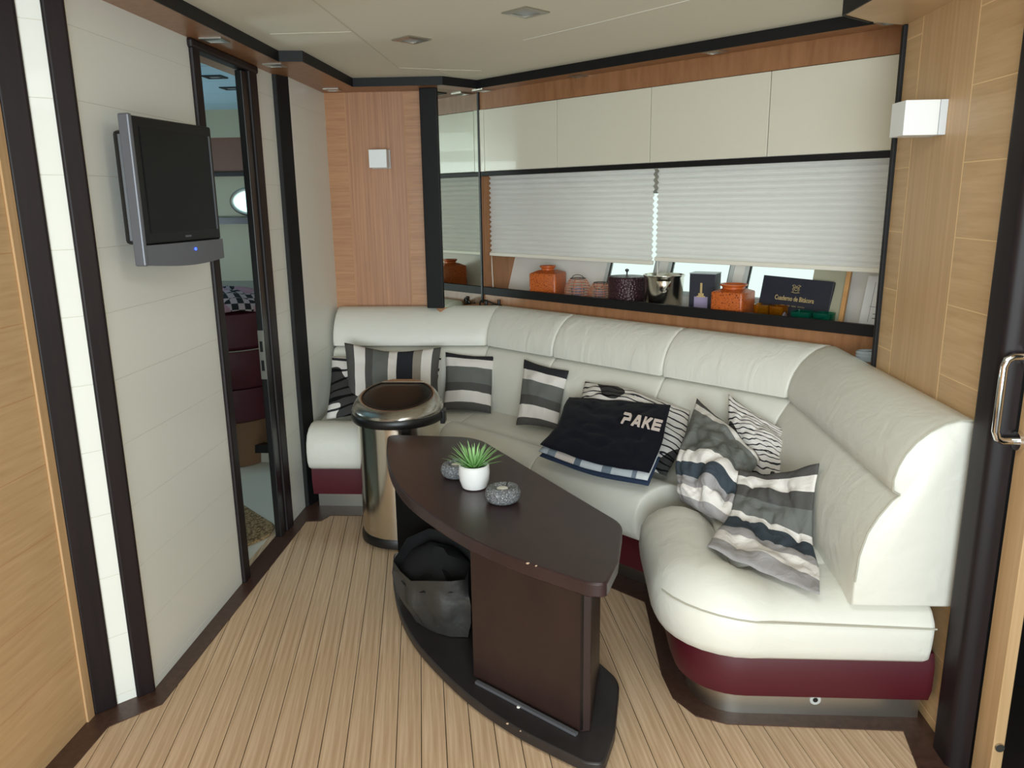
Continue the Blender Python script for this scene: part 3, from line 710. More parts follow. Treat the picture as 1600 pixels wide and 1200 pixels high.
for z, k in ((.27, 1), (.430, 1), (.447, .985), (.455, .95), (.462, .8), (.462, .4)): rg_.append([(*(cxy+(Vector(p)-cxy)*k), z) for p in flat])
mesh_obj('seat_cushion', ft.grid(rg_), M['leather'], sofa, smooth=True, angle=60)
# welt seams
P_, N_ = mitre(RP); welt = []
for i in range(4, len(P_)):
    d_, z_ = morph(P_[i], i)[5]; q_ = P_[i]+N_[i]*(d_-.001); welt.append((q_.x, q_.y, z_))
d_, z_ = morph(Vector((.62, 2.105)), 10.2)[5]
mesh_obj('welt', MB().tube(welt, .0028, 6), M['seam'], sofa, smooth=True)
# back cushions
BACK = [(.0, .44), (.292, .44), (.292, .52), (.287, .60), (.27, .67), (.245, .72), (.212, .768), (.192, .785), (.212, .797), (.214, .83), (.204, .87), (.188, .905), (.162, .94), (.128, .97), (.09, .992), (.05, 1.003), (.012, 1.0), (0, .98)]
W1 = Vector((-.333, 4.58)); W2 = Vector((1.14, 3.252))
h1 = HP(2.73, 3.18).to_2d(); h2 = HP(2.04, 3.18).to_2d()
WP = [(-1.305, 4.578), (-.336, 4.578), tuple(h1-nn.to_2d()*.002), tuple(h2-nn.to_2d()*.002), (1.138, 3.252), (1.138, 2.112)]
mesh_obj('back_cushion', sweep(WP, BACK, 4, 5, sign=-1, shrink=.010), M['leather'], sofa, smooth=True, angle=70)
for i in range(4):
    low = [p for p in BACK if p[1] <= .786]+[(0, .785)]
    high = [(0, .79)]+[p for p in BACK if p[1] > .786]
    mesh_obj('back_cushion', sweep(WP, low, i, i+1, sign=-1, shrink=.008), M['leather'], sofa, smooth=True, angle=60)
    mesh_obj('head_roll', sweep(WP, high, i, i+1, sign=-1, shrink=.010), M['headroll'] if 0 < i < 4 else M['leather'], sofa, smooth=True, angle=60)
endw = [(1.138-d, 2.1105, z) for d, z in BACK[2:-1]]
mesh_obj('welt', MB().tube(endw, .0028, 6), M['seam'], sofa, smooth=True)
# ledge behind the sofa back
struct('trim_22', MB().prism([(-.335, 4.585), (1.145, 3.255), (1.40, 3.1), (1.3, 3.4), (HP(3.49, 3.175).x, HP(3.49, 3.175).y), (HP(3.49, 3.06).x+.02, HP(3.49, 3.06).y+.01)], .93, .962), M['oak_red'], 'wooden ledge between sofa back and hull wall')
hp_ = MB(); c0 = Vector((-.40, 4.615, .968))
hp_.tube([c0+Vector((.075*math.cos(a), .03*math.sin(a), .015+.02*math.sin(2*a)+.006*a)) for a in [6.5*k/40 for k in range(41)]], .005, 6)
ca = thing('coiled_cable', 'black cable coil with two black plugs behind the sofa by the mirror', 'cable', (-.40, 4.615, .964))
mesh_obj('cable', hp_, M['plastic'], ca, smooth=True)
for dx in (-.035, .04): mesh_obj('plug', MB().tube([c0+Vector((dx, -.015, .02)), c0+Vector((dx, -.015, .06))], .009, 10), M['plastic'], ca, smooth=True)
c1 = Vector((1.185, 3.02, .99)); kb = MB()
for k in range(3): kb.tube([c1+Vector((.045*math.cos(a), .03*math.sin(a), .012*k)) for a in [2*PI*j/20 for j in range(20)]], .008, 6, True)
tag(mesh_obj('rope_coil', kb, M['clear_grey'], loc=c1, smooth=True), 'grey rope coil tucked behind the right end of the sofa', 'rope')

# ---------------------------------------------------------------- coffee table
def smooth_curve(pts, n=5, closed=False):
    out = []; m = len(pts)
    for i in range(m-1):
        p0 = Vector(pts[max(0, i-1)]); p1 = Vector(pts[i]); p2 = Vector(pts[i+1]); p3 = Vector(pts[min(m-1, i+2)])
        for k in range(n):
            t = k/n; out.append(tuple(.5*((2*p1)+(p2-p0)*t+(2*p0-5*p1+4*p2-p3)*t*t+(3*p1-p0-3*p2+p3)*t**3)))
    out.append(tuple(pts[-1])); return out
curve = smooth_curve([(.075, 1.925), (-.03, 1.995), (-.14, 2.075), (-.275, 2.20), (-.40, 2.35), (-.53, 2.54), (-.625, 2.74), (-.70, 2.98), (-.735, 3.14)])
outline = curve+fillet([(-.735, 3.14), (-.76, 3.275), (-.36, 3.245), (.20, 2.32), (.165, 2.06), (.125, 1.92), (.075, 1.925)], [0, .05, .10, .05, .0, .06, 0])[1:-1]
tbl = thing('coffee_table', 'dark wenge coffee table with curved front edge on a matching floor plate', 'table', (-.2, 2.6, 0))
mesh_obj('tabletop', MB().prism(outline, .556, .60), M['table'], tbl, smooth=True, bevel=.006, angle=30)
mesh_obj('floor_plate', MB().prism(outline, .006, .042), M['base_top'], tbl, smooth=True, bevel=.005, angle=30)
cab_ = MB().prism([(-.29, 2.325), (.062, 2.055), (.092, 2.06), (.135, 2.38), (-.13, 2.64)], .042, .556)
mesh_obj('pedestal', cab_, M['table_edge'], tbl, bevel=.003)
mesh_obj('joint', MB().prism([(.0605, 2.053), (.0645, 2.0505), (.0695, 2.055), (.066, 2.058)], .05, .55), M['black'], tbl)
mesh_obj('pedestal', MB().prism([(-.69, 3.05), (-.45, 2.95), (-.42, 3.16), (-.64, 3.20)], .042, .556), M['dull_black'], tbl, bevel=.003)
mesh_obj('back_panel', MB().prism([(-.44, 3.16), (-.42, 3.17), (-.10, 2.66), (-.12, 2.64)], .042, .556), M['dull_black'], tbl)
a = Vector((-.272, 2.292)); b_ = Vector((.055, 2.043)); dd = (b_-a).normalized(); nrm = Vector((dd.y, -dd.x))
mesh_obj('metal_strip', MB().prism([tuple(a), tuple(b_), tuple(b_+nrm*.014), tuple(a+nrm*.014)], .0425, .052), M['grey_plastic'], tbl, bevel=.001)
mesh_obj('felt_dot', MB().lathe([(.006, 0), (.005, .003), (0, .004)], (-.13, 2.165, .0425), 12), M['wax'], tbl)
ch = MB()
for x, y, z, s in ((-.09, 2.0385, .598, .007), (-.066, 2.0225, .598, .004), (-.16, 2.09, .038, .005), (-.115, 2.0585, .037, .007), (-.09, 2.0405, .036, .006)):
    ch.lathe([(s*.4, -.003), (s, 0), (s*.5, .003)], (x, y, z), 7, 1, .35)
mesh_obj('chips', ch, M['chip'], tbl)['kind'] = 'stuff'

# pot plant
pl = thing('potted_plant', 'small spiky green artificial plant in a white pot on the table', 'plant', (-.305, 2.63, .60))
pc = (-.305, 2.63, .601)
mesh_obj('pot', MB().lathe([(.036, 0), (.044, .004), (.053, .03), (.056, .06), (.054, .083), (.049, .087), (.046, .083), (.046, .07), (0.001, .07)], pc, 36), M['ceramic'], pl, smooth=True)
mesh_obj('soil', MB().lathe([(.045, .066), (.045, .074), (.001, .077)], pc, 24), M['soil'], pl, smooth=True)
for k in range(64):
    az = k*2.399963; el = math.radians(88-62*((k/64)**.8)); ln = .085+.03*random.random()+.02*(k/64); dirv = Vector((math.cos(az)*math.cos(el), math.sin(az)*math.cos(el), math.sin(el)))
    side = dirv.cross(UP).normalized() if abs(dirv.z) < .99 else Vector((1, 0, 0)); nrmv = side.cross(dirv)
    base = Vector(pc)+Vector((math.cos(az)*.012, math.sin(az)*.012, .075)); vs = []; ww_ = .0042
    for i in range(5):
        s = i/4; p = base+dirv*ln*s+Vector((0, 0, -.018*s*s)); wdt = ww_*(1-s)**.6*(1 if i else .6)
        if i < 4: vs += [p-side*wdt, p+nrmv*(-wdt*.6), p+side*wdt]
        else: vs.append(p)
    fs = []
    for i in range(3):
        b0 = i*3; fs += [(b0, b0+1, b0+4, b0+3), (b0+1, b0+2, b0+5, b0+4), (b0+2, b0, b0+3, b0+5)]
    fs += [(9, 10, 12), (10, 11, 12), (11, 9, 12)]
    mesh_obj('leaf', MB().add(vs, fs), M['leaf'], pl)
# stone candle holders
def stone_holder(x, y, r, rot, label):
    t = thing('candle_holder', label, 'candle holder', (x, y, .60), 'spiral stone candle holders')
    mb = MB(); n = 44; rings = []
    for k in range(n+1):
        a = rot+2*PI*k/n*.97; e = k/n; rr = r*(.62+.05*e); th = r*(.40+.10*(1-e)*0)-.003*math.sin(e*PI)
        if k == 0 or k == n: th *= .75
        c = Vector((x+rr*math.cos(a), y+rr*math.sin(a), .601+r*.46*(1+.10*(e > .9)))); rad = Vector((math.cos(a), math.sin(a), 0))
        rings.append([c+rad*math.cos(q)*th+UP*math.sin(q)*(r*.46) for q in [2*PI*j/14 for j in range(14)]])
    mb.grid(rings); mesh_obj('stone', mb, M['stone'], t, smooth=True)
    mesh_obj('candle', MB().lathe([(r*.33, .01), (r*.33, r*.80), (r*.28, r*.84), (.001, r*.84)], (x, y, .60), 20), M['wax'], t, smooth=True)
stone_holder(-.195, 2.50, .060, 1.2, 'grey spiral stone candle holder in front of the potted plant')
stone_holder(-.385, 2.745, .058, 2.2, 'grey spiral stone candle holder half hidden behind the potted plant')

# black bag on the floor plate
bgt = thing('shopping_bag', 'slouching black open bag on the floor plate under the table', 'bag', (-.47, 2.68, .042))
F = Vector((-.50, 2.66, 0))
top = [(-.635, 2.72, .265), (-.60, 2.675, .245), (-.55, 2.62, .235), (-.47, 2.57, .262), (-.385, 2.525, .285), (-.34, 2.56, .275), (-.32, 2.68, .32), (-.40, 2.82, .33), (-.52, 2.88, .33), (-.60, 2.83, .31)]
bot = [(-.545, 2.66, .045), (-.525, 2.64, .045), (-.49, 2.61, .044), (-.455, 2.585, .044), (-.40, 2.56, .045), (-.335, 2.56, .045), (-.335, 2.68, .045), (-.40, 2.80, .045), (-.49, 2.84, .045), (-.54, 2.78, .045)]
rings = []
def refine(r):
    out = []
    for i in range(len(r)):
        a = Vector(r[i]); b = Vector(r[(i+1) % len(r)]); out += [a, a.lerp(b, .5)]
    return out
tR, bR = refine(top), refine(bot)
for j in range(11):
    t = j/10; g = []
    for i, (a, b) in enumerate(zip(bR, tR)):
        p = a.lerp(b, t); o = Vector((p.x+.46, p.y-2.70, 0)).normalized()
        cr = .02*math.sin(PI*t)*math.sin(i*1.9+2.5*t) + .02*math.sin(PI*t)*noise.noise(Vector((i*.6, t*3, 1)))
        g.append(p+o*(cr+.012*math.sin(PI*t)))
    rings.append(g)
bo = mesh_obj('bag_body', MB().grid(rings[:], cap=False), M['bag'], bgt, smooth=True, angle=70, fixn=False)
mesh_obj('bag_base', MB().grid([[p for p in rings[0]], [p+UP*.003 for p in rings[0]]]), M['bag'], bgt)
inn = [[Vector((-.46, 2.70, p.z))+(p-Vector((-.46, 2.70, p.z)))*.985 for p in g] for g in rings]
mesh_obj('lining', MB().grid(inn, cap=False), M['bag_in'], bgt, smooth=True, fixn=False)
mesh_obj('bag_filling', MB().grid([[Vector((-.46, 2.70, p.z-.05))+(p-Vector((-.46, 2.70, p.z)))*.95*k+UP*zz_ for p in rings[-1]] for k, zz_ in ((1, 0), (.7, .02), (.3, .035))]), M['bag_in'], bgt, smooth=True)

# ---------------------------------------------------------------- pedal bin
BX, BY = -.770, 3.560
bn = thing('waste_bin', 'tall brushed steel waste bin with black lid flap beside the table', 'bin', (BX, BY, 0))
mesh_obj('foot_ring', MB().lathe([(.192, 0.004), (.201, .01), (.201, .038), (.195, .052)], (BX, BY, 0), 64), M['plastic'], bn, smooth=True)
mesh_obj('bin_body', MB().lathe([(.192, .045), (.192, .62)], (BX, BY, 0), 72), M['steel_v'], bn, smooth=True)
mesh_obj('rim_ring', MB().lathe([(.194, .592), (.212, .596), (.219, .608), (.219, .630), (.212, .640), (.17, .642)], (BX, BY, 0), 72), M['plastic'], bn, smooth=True)
def tilt_lid(mb):
    mb.v = [(x, y, .64+(z-.64)*(.80+2.2*(y-BY))) if z > .64 else (x, y, z) for x, y, z in mb.v]; return mb
mesh_obj('lid_dome', tilt_lid(MB().lathe([(.215, .638), (.216, .650), (.211, .675), (.198, .705), (.184, .722), (.176, .728), (.169, .726), (.169, .712)], (BX, BY, 0), 72)), M['steel'], bn, smooth=True)
fl_ = MB(); rings = []
for r_, z in ((.1685, .712), (.1685, .724), (.165, .731), (.158, .727), (.152, .730), (.10, .734), (.03, .735)):
    g = []
    for k in range(64):
        a = 2*PI*k/64; x = r_*math.cos(a); y = min(r_*math.sin(a), r_*.80)
        g.append((BX+x, BY+y, z))
    rings.append(g)
fl_.grid(rings); mesh_obj('lid_flap', tilt_lid(fl_), M['lidblack'], bn, smooth=True)
mesh_obj('lid_bridge', tilt_lid(MB().prism([(BX-.105, BY+.136), (BX+.105, BY+.136), (BX+.10, BY+.146), (BX+.055, BY+.169), (BX-.055, BY+.169), (BX-.10, BY+.146)], .712, .732)), M['steel'], bn, bevel=.003)
mesh_obj('hinge_clip', MB().box(BX+.205, BX+.228, BY-.03, BY+.03, .575, .64), M['plastic'], bn, bevel=.004)

# ---------------------------------------------------------------- cushions
def cat(p0, p1, p2, p3, t):
    return .5*((2*p1)+(p2-p0)*t+(2*p0-5*p1+4*p2-p3)*t*t+(3*p1-p0-3*p2+p3)*t**3)
def spline(pts, t):
    m = len(pts)-1; x = min(max(t, 0), 1)*m; i = min(int(x), m-1); f = x-i
    return cat(pts[i-1] if i > 0 else pts[0]*2-pts[1], pts[i], pts[i+1], pts[i+2] if i+2 <= m else pts[m]*2-pts[m-1], f)
def patch(rows):
    R_ = [[Vector(p) for p in r] for r in rows]
    return lambda u, v: spline([spline(r, u) for r in R_], v)
def cushion(name, label, rows, T, material, cat_='cushion', group='scatter cushions on the sofa', pinch=.06, wr=.006, seed=0, nu=22, nv=22, flat=.5, back=1.0, fold=0, crease=0):
    f = patch(rows); mb = MB(); top = []; botm = []
    for j in range(nv+1):
        for i in range(nu+1):
            u = i/nu; v = j/nv
            uu = .5+(u-.5)*(1-pinch*math.sin(PI*v)); vv = .5+(v-.5)*(1-pinch*math.sin(PI*u))
            p = f(uu, vv); e = 1e-3
            n = (f(min(uu+e, 1), vv)-f(max(uu-e, 0), vv)).cross(f(uu, min(vv+e, 1))-f(uu, max(vv-e, 0))).normalized()
            h = (max(0, math.sin(PI*u))*max(0, math.sin(PI*v)))**flat*T/2
            q_ = noise.noise(Vector((u*4+seed, v*4, seed)))*wr*2 + noise.noise(Vector((u*9, v*9+seed, 3)))*wr
            edge = noise.noise(Vector((u*6+seed*2, v*6, 9)))*wr*.8
            k = min(1, 6*min(u, 1-u, v, 1-v))
            if fold: q_ += fold*math.sin(7*u+5*v+seed)*noise.noise(Vector((u*3, v*3, seed+5)))
            if crease:
                for sd_i, fr_ in ((1, 2.3), (2, 3.7)):
                    q_ -= crease*(1-min(1, abs(noise.noise(Vector((u*fr_+seed*sd_i, v*fr_*1.3, seed+sd_i)))*1.6)))**5
            top.append(p+n*(h+q_*k+edge*(1-k)+.0015)); botm.append(p-n*(h*back-edge*(1-k)+.0015))
    W = nu+1; fs = []; nT = len(top)
    for j in range(nv):
        for i in range(nu):
            a = j*W+i; fs.append((a, a+1, a+W+1, a+W)); fs.append((nT+a+W, nT+a+W+1, nT+a+1, nT+a))
    per = [i for i in range(W)]+[j*W+nu for j in range(1, nv+1)]+[nv*W+i for i in range(nu-1, -1, -1)]+[j*W for j in range(nv-1, 0, -1)]
    for k in range(len(per)):
        a, b = per[k], per[(k+1) % len(per)]; fs.append((b, a, nT+a, nT+b))
    me = bpy.data.meshes.new(name); c = f(.5, 0)
    me.from_pydata([p-c for p in top+botm], [], fs)
    uvl = me.uv_layers.new(name='UVMap')
    for l in me.loops:
        k = l.vertex_index % nT; uvl.data[l.index].uv = ((k % W)/nu, (k//W)/nv)
    me.materials.append(material); me.shade_smooth()
    o = bpy.data.objects.new(name, me); COL.objects.link(o); o.location = c; WL[o.name] = tuple(c)
    if cat_: tag(o, label, cat_, group)
    return o, f
CG = 'scatter cushions on the sofa'
cushion('cushion', 'black and white printed cushion behind the wide striped cushion', [[(-1.25, 3.97, .47), (-.98, 4.0, .49), (-.70, 4.06, .48)], [(-1.275, 4.10, .61), (-.97, 4.14, .62), (-.665, 4.20, .60)], [(-1.28, 4.25, .76), (-.96, 4.27, .73), (-.665, 4.28, .745)]], .10, M['floral3'], seed=1)
cushion('cushion', 'wide grey and cream cushion with upright stripes behind the waste bin', [[(-1.15, 4.03, .515), (-.90, 4.06, .50), (-.655, 4.10, .50)], [(-1.165, 4.09, .67), (-.91, 4.10, .66), (-.655, 4.14, .65)], [(-1.19, 4.20, .845), (-.92, 4.21, .80), (-.655, 4.22, .815)]], .10, M['st_wide'], seed=2, pinch=.05, wr=.008)
cushion('cushion', 'square striped cushion in the left sofa corner', [[(-.645, 4.15, .475), (-.38, 4.15, .456)], [(-.645, 4.31, .77), (-.36, 4.31, .745)]], .11, M['st_small'], seed=3)
cushion('cushion', 'square striped cushion standing alone between corner and navy towel', [[(-.225, 3.86, .475), (-.015, 3.775, .475)], [(-.19, 4.10, .77), (.045, 3.895, .752)]], .11, M['st_small2'], seed=4)
cushion('cushion', 'black and white printed cushion under the navy towel', [[(.08, 3.43, .48), (.27, 3.25, .48), (.44, 3.10, .48)], [(.07, 3.60, .60), (.30, 3.42, .62), (.54, 3.22, .58)], [(.125, 3.79, .72), (.33, 3.60, .73), (.575, 3.385, .68)]], .14, M['floral1'], seed=5, wr=.008, crease=.012, nu=34, nv=34)
cushion('cushion', 'white cushion with thin black line drawing against the right sofa corner', [[(.665, 2.98, .50), (.82, 2.91, .49), (.955, 2.87, .50)], [(.68, 3.12, .63), (.82, 3.04, .63), (.94, 2.95, .60)], [(.71, 3.25, .79), (.81, 3.14, .735), (.925, 3.02, .68)]], .12, M['floral2'], seed=6, wr=.008, crease=.012, nu=34, nv=34)
cushion('cushion', 'crumpled striped cushion standing on its corner left of the line-drawn cushion', [[(.46, 2.84, .475), (.52, 2.70, .475), (.60, 2.60, .475)], [(.47, 2.99, .59), (.57, 2.86, .60), (.68, 2.76, .56)], [(.585, 3.28, .765), (.68, 3.08, .70), (.775, 2.93, .61)]], .17, M['st_twist'], seed=7, wr=.018, fold=.03, pinch=.03, crease=.016, nu=40, nv=40)
cushion('cushion', 'limp striped cushion folded over at the right end of the sofa', [[(.475, 2.37, .505), (.61, 2.25, .478), (.755, 2.125, .472)], [(.53, 2.50, .50), (.665, 2.38, .49), (.80, 2.27, .478)], [(.60, 2.63, .515), (.71, 2.52, .50), (.825, 2.42, .505)], [(.635, 2.71, .575), (.74, 2.61, .585), (.84, 2.49, .62)], [(.655, 2.77, .625), (.75, 2.70, .635), (.865, 2.54, .73)]], .05, M['st_fold'], seed=8, wr=.010, fold=.012, pinch=.02, nu=40, nv=46, back=.3, crease=.012)
# navy towel draped over the printed cushion
tw = thing('folded_towel', 'folded navy towel with pale lettering draped over a cushion', 'towel', (.2, 3.2, .48))
rows = [[(-.085, 3.235, .57), (.13, 3.06, .55), (.345, 2.895, .565)], [(-.01, 3.38, .615), (.20, 3.18, .635), (.405, 3.02, .64)], [(.02, 3.55, .66), (.24, 3.33, .69), (.44, 3.15, .695)], [(.045, 3.69, .665), (.26, 3.49, .70), (.475, 3.28, .735)]]
o, fT = cushion('top_layer', '', rows, .018, M['towel'], cat_=None, pinch=.0, wr=.006, crease=.008, nu=40, nv=40, seed=11, flat=.15)
def adopt(o, t): 
    o.parent = t; o.location = Vector(o.location)-Vector(WL[t.name])
adopt(o, tw)
def down(rows, dz, sh, k=2): return [[(x-sh*.55, y-sh*.6+.0, z-dz) for x, y, z in r] for r in rows[:k]]
o, _ = cushion('plaid_layer', '', down(rows, .028, .012), .016, M['plaid'], cat_=None, pinch=0, wr=.004, seed=12, flat=.15, nv=8); adopt(o, tw); o['label'] = 'plaid band'
o, _ = cushion('bottom_layer', '', down(rows, .052, .004), .022, M['towel_blue'], cat_=None, pinch=0, wr=.004, seed=13, flat=.15, nv=8); adopt(o, tw); o['label'] = 'slate blue lower fold'
# lettering mapped onto the towel
def letter_polys():
    s = .0
    P_ = [[(0, 0), (.22, 0), (.34, .35), (.95, .35), (1.0, .55), (1.0, .85), (.85, 1), (.12, 1), (.05, .8), (.72, .8), (.76, .6), (.70, .54), (.18, .54)]]
    A_ = [[(0, 0), (.24, 0), (.58, .62), (.68, .62), (.70, .36), (.48, .36), (.38, .18), (.72, .18), (.74, 0), (1, 0), (.92, 1), (.55, 1)]]
    K_ = [[(.05, 0), (.28, 0), (.34, .36), (.42, .40), (.74, 0), (1.02, 0), (.66, .50), (1.12, 1), (.82, 1), (.44, .60), (.38, .60), (.45, 1), (.22, 1)]]
    E_ = [[(.0, 0), (.92, 0), (.96, .2), (.26, .2), (.28, .4), (.96, .4), (1.0, .6), (.32, .6), (.35, .8), (1.05, .8), (1.1, 1), (.14, 1)]]
    return [P_, A_, K_, E_]
lt = MB()
for i, polys in enumerate(letter_polys()):
    for poly in polys:
        vs = []
        for x, y in poly:
            u = .60+(i*1.16+x)*.083; v = .47+y*.17
            e = 1e-3; p = fT(u, v); n = (fT(u+e, v)-fT(u-e, v)).cross(fT(u, v+e)-fT(u, v-e)).normalized()
            vs.append((p+n*.0125, p+n*.0175))
        m_ = len(vs); lt.add([a for a, b in vs]+[b for a, b in vs], [tuple(range(m_))[::-1], tuple(range(m_, 2*m_))]+[(k, (k+1) % m_, m_+(k+1) % m_, m_+k) for k in range(m_)])
mesh_obj('lettering', lt, M['letters'], tw)['label'] = 'pale shiny letters PAKE'

# ---------------------------------------------------------------- things on the window shelf
ZS = 1.057
def lanternbox(t, D, wd, hgt, rot, nr, label):
    c = HP(t, D, ZS); th = thing('orange_lantern', label, 'lantern', c, 'orange pierced lanterns')
    ax = Matrix.Rotation(rot, 3, 'Z') @ hd; ay = Matrix.Rotation(rot, 3, 'Z') @ nn
    mb = MB(); rings = []
    for z, k in ((0, .97), (.004, 1), (hgt*.74, 1), (hgt*.78, .97), (hgt*.86, .55), (hgt*.862, .53)):
        h = wd/2*k; rings.append([c+ax*(a*h)+ay*(b*h)+UP*z for a, b in fillet([(-1, -1), (1, -1), (1, 1), (-1, 1)], .16, 3)])
    mb.grid(rings); mesh_obj('lantern_body', mb, M['orange'], th, smooth=True, angle=35)
    mb = MB().lathe([(nr*.8, hgt*.85), (nr*.82, hgt*.92), (nr, hgt*.955), (nr*1.02, hgt), (nr*.85, hgt), (nr*.75, hgt*.9)], c, 28)
    mesh_obj('neck', mb, M['orange_plain'], th, smooth=True)
lanternbox(3.06, 3.29, .165, .178, .35, .045, 'orange pierced square lantern at the left end of the window shelf')
lanternbox(1.875, 3.28, .155, .152, .12, .062, 'orange pierced square lantern in front of the navy book')
def wire(t, D, r, h, label, hang):
    c = HP(t, D, ZS); th = thing('wire_lantern', label, 'lantern', c, 'copper wire tealight lanterns')
    prof = lambda s: r*(.78+.34*math.sin(PI*(.12+.78*s))-.28*s*s)
    for k in range(9):
        s = k/8; mesh_obj('wire_ring', MB().tube([c+Vector((prof(s)*math.cos(a), prof(s)*math.sin(a), .003+h*s)) for a in [2*PI*j/24 for j in range(24)]], .0023, 5, True), M['copper'] if k < 8 else M['plastic'], th)
    for j in range(10):
        a = 2*PI*j/10; mesh_obj('wire_rib', MB().tube([c+Vector((prof(s/8)*math.cos(a), prof(s/8)*math.sin(a), .003+h*s/8)) for s in range(9)], .0018, 5), M['copper'], th)
    rt = prof(1)
    if hang: pts = [c+hd*(rt*math.cos(a))-nn*(.35*rt*math.sin(a)+.01)+UP*(h*1.0-rt*.9*math.sin(a)) for a in [PI*j/12 for j in range(13)]]
    else: pts = [c+hd*(rt*math.cos(a))+UP*(h+.004+rt*.45*math.sin(a)) for a in [PI*j/12 for j in range(13)]]
    mesh_obj('handle', MB().tube(pts, .0018, 5), M['plastic'], th)
    mesh_obj('glass_cup', MB().lathe([(r*.5, .005), (r*.55, h*.6), (r*.52, h*.6), (r*.47, .012)], c, 20), M['crystal'], th, smooth=True)
wire(2.825, 3.28, .068, .118, 'larger copper wire lantern next to the left orange lantern', False)
wire(2.685, 3.30, .056, .102, 'smaller copper wire lantern beside the plum ice bucket', True)
c = HP(2.51, 3.305, ZS); ib = thing('ice_bucket', 'dark plum hammered ice bucket with lid and black knob', 'ice bucket', c)
mesh_obj('bucket', MB().lathe([(.088, .0), (.094, .004), (.098, .125), (.096, .13)], c, 40), M['plum'], ib, smooth=True)
lid_ = mesh_obj('lid', MB().lathe([(.10, .128), (.101, .142), (.095, .149), (.05, .153), (.001, .154)], c, 40), M['plum'], ib, smooth=True)
mesh_obj('knob', MB().lathe([(.004, .153), (.004, .170), (.010, .176), (.010, .184), (.001, .188)], c, 14), M['plastic'], lid_, smooth=True)
c = HP(2.275, 3.30, ZS); sb = thing('wine_cooler', 'shiny steel wine bucket with grip recess in the middle of the shelf', 'bucket', c)
mesh_obj('bucket', MB().lathe([(.086, 0), (.091, .006), (.099, .16), (.104, .166), (.104, .171), (.099, .172), (.094, .165), (.084, .02), (.001, .018)], c, 48), M['steel_v'], sb, smooth=True)
cdv_ = Vector((-c.x, -c.y, 0)).normalized(); sd_ = UP.cross(cdv_)
hv = MB(); rings = []
for k in range(9):
    s = k/8; ww2 = .036*(1-.75*s*s); z = .147-.055*s; rr = .094+.008*(z/.16)+.004
    rings.append([c+cdv_*(math.sqrt(max(0, rr*rr-(ww2*x)**2))+.006*(1-x*x)*math.sin(PI*min(1, s+.1)))+sd_*(ww2*x)+UP*z for x in [-1+i/5 for i in range(11)]])
hv.grid(rings, cap=False, closed_ring=False); mesh_obj('grip', hv, M['steel_v'], sb, smooth=True)
# black gift box
gc = HP(2.06, 3.335, ZS); gb = thing('gift_box', 'black carton with lilac bottle picture between steel bucket and orange lantern', 'box', gc)
ga = Matrix.Rotation(.28, 3, 'Z') @ hd; gn = Matrix.Rotation(.28, 3, 'Z') @ nn
crt = mesh_obj('carton', MB().obox(gc+UP*.094, ga, gn, UP, .125, .10, .186), M['navy'], gb, bevel=.0015)
mesh_obj('top_flap', MB().obox(gc+UP*.1885, ga, gn, UP, .128, .103, .004), M['clear_grey'], gb)
fc = gc-gn*.0507
mesh_obj('picture', MB().obox(fc+UP*.042+ga*.004, ga, gn, UP, .066, .001, .072), M['lilac'], crt)
g2 = MB(); g2.obox(fc+UP*.118+ga*.004, ga, gn, UP, .010, .0012, .052); g2.obox(fc+UP*.088+ga*.004, ga, gn, UP, .026, .0012, .014); g2.obox(fc+UP*.079+ga*.004, ga, gn, UP, .040, .0012, .006)
mesh_obj('print', g2, M['gold'], crt)['label'] = 'gold printed bottle neck'
pc2 = HP(2.02, 3.25, ZS+.002); tag(mesh_obj('paper_sheet', MB().obox(pc2+UP*.002, Matrix.Rotation(.2, 3, 'Z') @ hd, Matrix.Rotation(.2, 3, 'Z') @ nn, UP, .13, .06, .003), M['paper'], loc=pc2), 'white paper lying in front of the black carton', 'paper')
# glasses
def tumbler(t, D, s, h, material, label, rot=0, sides=4):
    c = HP(t, D, ZS); ax = Matrix.Rotation(rot, 3, 'Z') @ hd; ay = Matrix.Rotation(rot, 3, 'Z') @ nn
    base = fillet([(-1, -1), (1, -1), (1, 1), (-1, 1)], .4, 4); rings = []
    for z, k in ((0, .92), (h, 1), (h, .90), (.012, .82)): rings.append([c+ax*(a*s*k)+ay*(b*s*k)+UP*z for a, b in base])
    tag(mesh_obj('candle_glass', MB().grid(rings), material, loc=c, smooth=True, angle=30), label, 'glass')
tumbler(1.725, 3.285, .036, .070, M['amber'], 'amber glass cup directly right of the front orange lantern', .2)
tumbler(1.648, 3.285, .034, .068, M['amber'], 'amber glass cup nearer the teal glasses')
tumbler(1.525, 3.262, .043, .058, M['teal'], 'left teal glass cup before the navy book', .1)
tumbler(1.43, 3.262, .037, .060, M['teal'], 'right teal glass cup before the navy book', -.1)
c = HP(1.595, 3.235, ZS); tag(mesh_obj('crystal_ornament', MB().lathe([(.016, 0), (.018, .012), (.012, .03), (.006, .045), (.001, .052)], c, 10), M['crystal'], loc=c), 'small pointed crystal ornament between amber and teal glasses', 'ornament')
